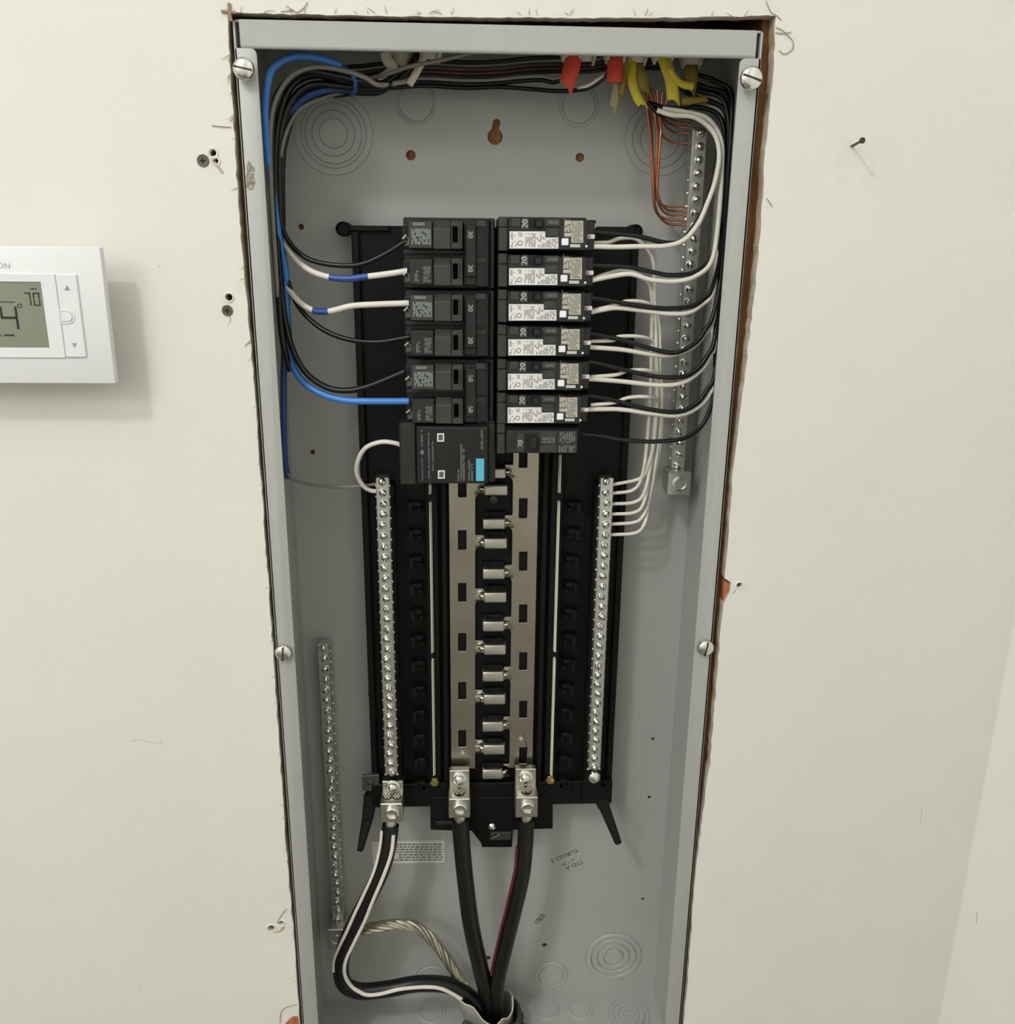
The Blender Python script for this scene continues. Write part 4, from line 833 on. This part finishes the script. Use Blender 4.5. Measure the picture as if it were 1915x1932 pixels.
P=[U(*p) for p in ((638,1768,.082),(670,1758,.074),(705,1750,.070),(750,1744,.070),(786,1750,.070),(812,1770,.070),(838,1802,.068),(864,1842,.064),(890,1880,.061),(908,1916,.060))]; S=spline(P,14)
root=tag(empty('ground_cable',S[-1]),'bare twisted aluminium ground cable curving from the left ground bar to the bottom hub','cable')
for k in range(7):
    st=[]; L=0
    for i,c in enumerate(S):
        if i: L+=(S[i]-S[i-1]).length
        tng=(S[min(i+1,len(S)-1)]-S[max(i-1,0)]).normalized(); b0=(Vector((0,-1,.2))-tng*Vector((0,-1,.2)).dot(tng)).normalized(); b1=tng.cross(b0)
        ang=k*math.pi/3+L*95; rr=0 if k==6 else .0037
        st.append(c+(b0*math.cos(ang)+b1*math.sin(ang))*rr)
    MB().tube(st,.0021,8).build('strand','bare_alu',root,smooth=True)
# torn grey sheath and hub in the bottom wall
hc=Vector((U(930,1915,.058).x,.058,ZB))
sh=tag(empty('cable_sheath',hc),'torn grey cable sheath gathering the service cables at the bottom hub','cable sheath')
n=44; vs=[]; fs=[]; top=U(930,1893,.058).z
for j in range(7):
    t=j/6
    for i in range(n):
        a=2*math.pi*i/n; rag=.004*math.sin(2*a+.6)+.003*math.sin(5*a)+.0015*math.sin(11*a)
        lft=max(0,-math.cos(a))
        rx=.0205+.004*t+.010*t*t*lft; ry=.0175+.002*t
        z=ZB-.02+(top-ZB+.02)*t+(rag+.012*lft-.004*max(0,math.cos(a+.9)))*t**3
        vs.append((hc.x+rx*math.cos(a)-.004*t,hc.y+ry*math.sin(a),z))
for j in range(6):
    for i in range(n): fs.append((j*n+i,j*n+(i+1)%n,(j+1)*n+(i+1)%n,(j+1)*n+i))
sm=MB().add(vs,fs).build('sheath','sheath_grey',sh,smooth=True)
md=sm.modifiers.new('thickness','SOLIDIFY'); md.thickness=.0012; md.offset=-1
edge=MB().tube([Vector(v)+Vector((0,0,.0002)) for v in vs[6*n:7*n]]+[Vector(vs[6*n])+Vector((0,0,.0002))],.0007,6); edge.build('cut_edge','wire_cream',sh,smooth=True)
hb=tag(empty('conduit_hub',hc),'grey metal conduit hub ring in the floor of the box','conduit hub')
MB().lathe([(.0255,.0),(.0255,.026),(.0272,.028),(.0295,.026),(.0295,.0),],hc,(0,0,1),n=40,cap=False).build('ring','conduit_grey',hb,smooth=True)
MB().lathe([(.0300,.0002),(.0345,.0002),(.0345,.006),(.0300,.006),(.0300,.0002)],hc,(0,0,1),n=8,cap=False).build('lock_nut','conduit_grey',hb,bevel=.0005)
for k in range(3): 
    a=math.radians(-20+k*28); MB().box(hc.x+.030*math.cos(a)-.002,hc.x+.030*math.cos(a)+.004,hc.y-.030*math.sin(a)-.003,hc.y-.030*math.sin(a)+.003,ZB+.0065,ZB+.012).build('lug_ear','conduit_grey',hb,bevel=.0005)
# ------------------------------------------------------------------ things on the wall
# thermostat
YT=-.030
tc_=lambda px,py: xz(px,py,YT)
th=tag(empty('thermostat',(-.345,0,-.044)),'white wall thermostat with a grey green screen at the left edge','thermostat')
tx0,tx1=-.412,tc_(188,467)[0]; tz0,tz1=tc_(213,724)[1],tc_(190,466)[1]
MB().box(tx0+.012,tx1-.014,YT+.005,-.0003,tz0+.012,tz1-.010).build('back_plate','therm_white',th,bevel=.002,seg=2)
MB().hexa([(tx0,YT,tz0),(tx1,YT,tz0),(tx1,YT,tz1),(tx0,YT,tz1)],[(tx0,YT+.0068,tz0),(tx1+.0002,YT+.0068,tz0),(tx1+.0002,YT+.0068,tz1),(tx0,YT+.0068,tz1)]).build('case','therm_white',th,bevel=.0010,seg=2,smooth=True)
sxr=tc_(77.6,532)[0]; sz1=tc_(40,532)[1]; sz0=tc_(60,656)[1]; bxr=tc_(104.5,517)[0]; bz1=tc_(60,516)[1]; bz0=tc_(80,675)[1]
cxl=tx0+.018
MB().prism([(cxl,bz0),(bxr,bz0),(bxr,bz1),(cxl,bz1)],YT-.0012,YT+.001,[[(cxl+.01,sz0),(sxr,sz0),(sxr,sz1),(cxl+.01,sz1)]]).build('screen_bezel','therm_white',th,bevel=.0004)
MB().box(cxl+.01,sxr,YT-.0003,YT+.0005,sz0,sz1).build('screen','lcd',th)
scr_=th.children[-1]
dg=MB(); YD=YT-.0004
def seg7(mb,ch,x,z,w,h,t):      # lower left x,z
    S_={'7':'abc','0':'abcdef','4':'fgbc'}[ch]; g=t*.25
    Q={'a':(x+g,z+h-t,x+w-g,z+h),'g':(x+g,z+h/2-t/2,x+w-g,z+h/2+t/2),'d':(x+g,z,x+w-g,z+t),'b':(x+w-t,z+h/2+g,x+w,z+h-g),'c':(x+w-t,z+g,x+w,z+h/2-g),'f':(x,z+h/2+g,x+t,z+h-g),'e':(x,z+g,x+t,z+h/2-g)}
    for k in S_: a,b,c_,d_=Q[k]; mb.box(a,c_,YD-.00005,YD,b,d_)
p=tc_(5,622); q1=tc_(33,577); seg7(dg,'4',p[0],p[1],q1[0]-p[0]-.0006,q1[1]-p[1],.0017)
p=tc_(49,577); q1=tc_(61,552); seg7(dg,'7',p[0],p[1],.0042,q1[1]-p[1],.0009)
p=tc_(65,577); seg7(dg,'0',p[0],p[1],.0045,q1[1]-p[1],.0009)
c=tc_(37.5,577); dg.prism(circ(c[0],c[1],.0016,14),YD-.00005,YD,[circ(c[0],c[1],.0010,14)])
for a,b,y,t in ((-60,29,569.5,1.2),(8,28,632.5,1.6),(-40,3,632.5,1.6)):
    A=tc_(a,y-t); B=tc_(b,y+t); dg.box(A[0],B[0],YD-.00005,YD,A[1],B[1])
rng=random.Random(2); scribble(dg,(50,543),(70,547),YD,tc_,1,rng,vertical=False)
dg.build('digits','lcd_ink',scr_)
kx0=bxr+.0004; kx1=tc_(145,516)[0]
stp_=MB().box(kx0,kx1,YT-.0016,YT+.001,bz0+.0006,bz1-.0002).build('button_strip','therm_white',th,bevel=.0006)
ar=MB(); c=tc_(128.5,543); ar.prism([(c[0]-.0020,c[1]-.0016),(c[0]+.0020,c[1]-.0016),(c[0],c[1]+.0018)],YT-.0018,YT-.0015); c=tc_(142.5,651); ar.prism([(c[0]-.0018,c[1]+.0015),(c[0],c[1]-.0017),(c[0]+.0018,c[1]+.0015)],YT-.0018,YT-.0015)
ar.build('arrow','therm_grey',stp_)
c=tc_(128,597); dsh=lambda r,xe:[(xe,c[1]-r),(c[0]+.001,c[1]-r)]+[(c[0]+.001+r*math.sin(a)*.9,c[1]-r*math.cos(a)) for a in [i*math.pi/10 for i in range(1,10)]]+[(c[0]+.001,c[1]+r),(xe,c[1]+r)]
MB().prism(dsh(.0049,kx0+.0001),YT-.0022,YT-.001,[dsh(.0036,kx0+.0008)]).build('button_ring','therm_white',stp_,bevel=.0003)
MB().prism(dsh(.0031,kx0+.0010),YT-.0026,YT-.001).build('button','therm_white',stp_,bevel=.0004)
c=tc_(7,502); add_text(MB(),'ON',(c[0],YT-.0001,c[1]),.0052,0,sx=1.1).build('lettering','therm_grey',th)
# nail
a=U(1607,276,.0); nl=MB(); b=a+Vector((.0018,-.0195,.0028)); b=U(1627,265,-.021)
d=(b-a).normalized(); nl.tube([a-d*.006,a,b],.0009,10); nl.lathe([(.0009,-.0012),(.0021,-.0003),(.0021,.0002),(.0001,.0005)],b,d,n=14)
tag(nl.build('nail','dark_metal',smooth=True),'single nail sticking out of the bare wall on the right','nail')
# drywall screws
def dscrew(px,py,label,r):
    c=U(px,py,-.0003); root=tag(empty('drywall_screw',c),label,'screw','drywall screws')
    MB().lathe([(.0018,-.008),(r*.8,-.0012),(r,.0002),(r*.93,.0006),(.0001,.0004)],c,n=20).build('head','phos_screw',root,smooth=True)
    MB().box(c.x-r*.5,c.x+r*.5,c.y-.00075,c.y-.0003,c.z-.0004,c.z+.0004).box(c.x-.0004,c.x+.0004,c.y-.00075,c.y-.0003,c.z-r*.5,c.z+r*.5).build('cross_slot','well_black',root)
dscrew(383,303,'dark cross head screw in the wall beside two torn holes',.0042)
dscrew(429,586,'dark cross head screw in the wall just below a round hole',.0040)
# off-white anchor stub in the torn hole
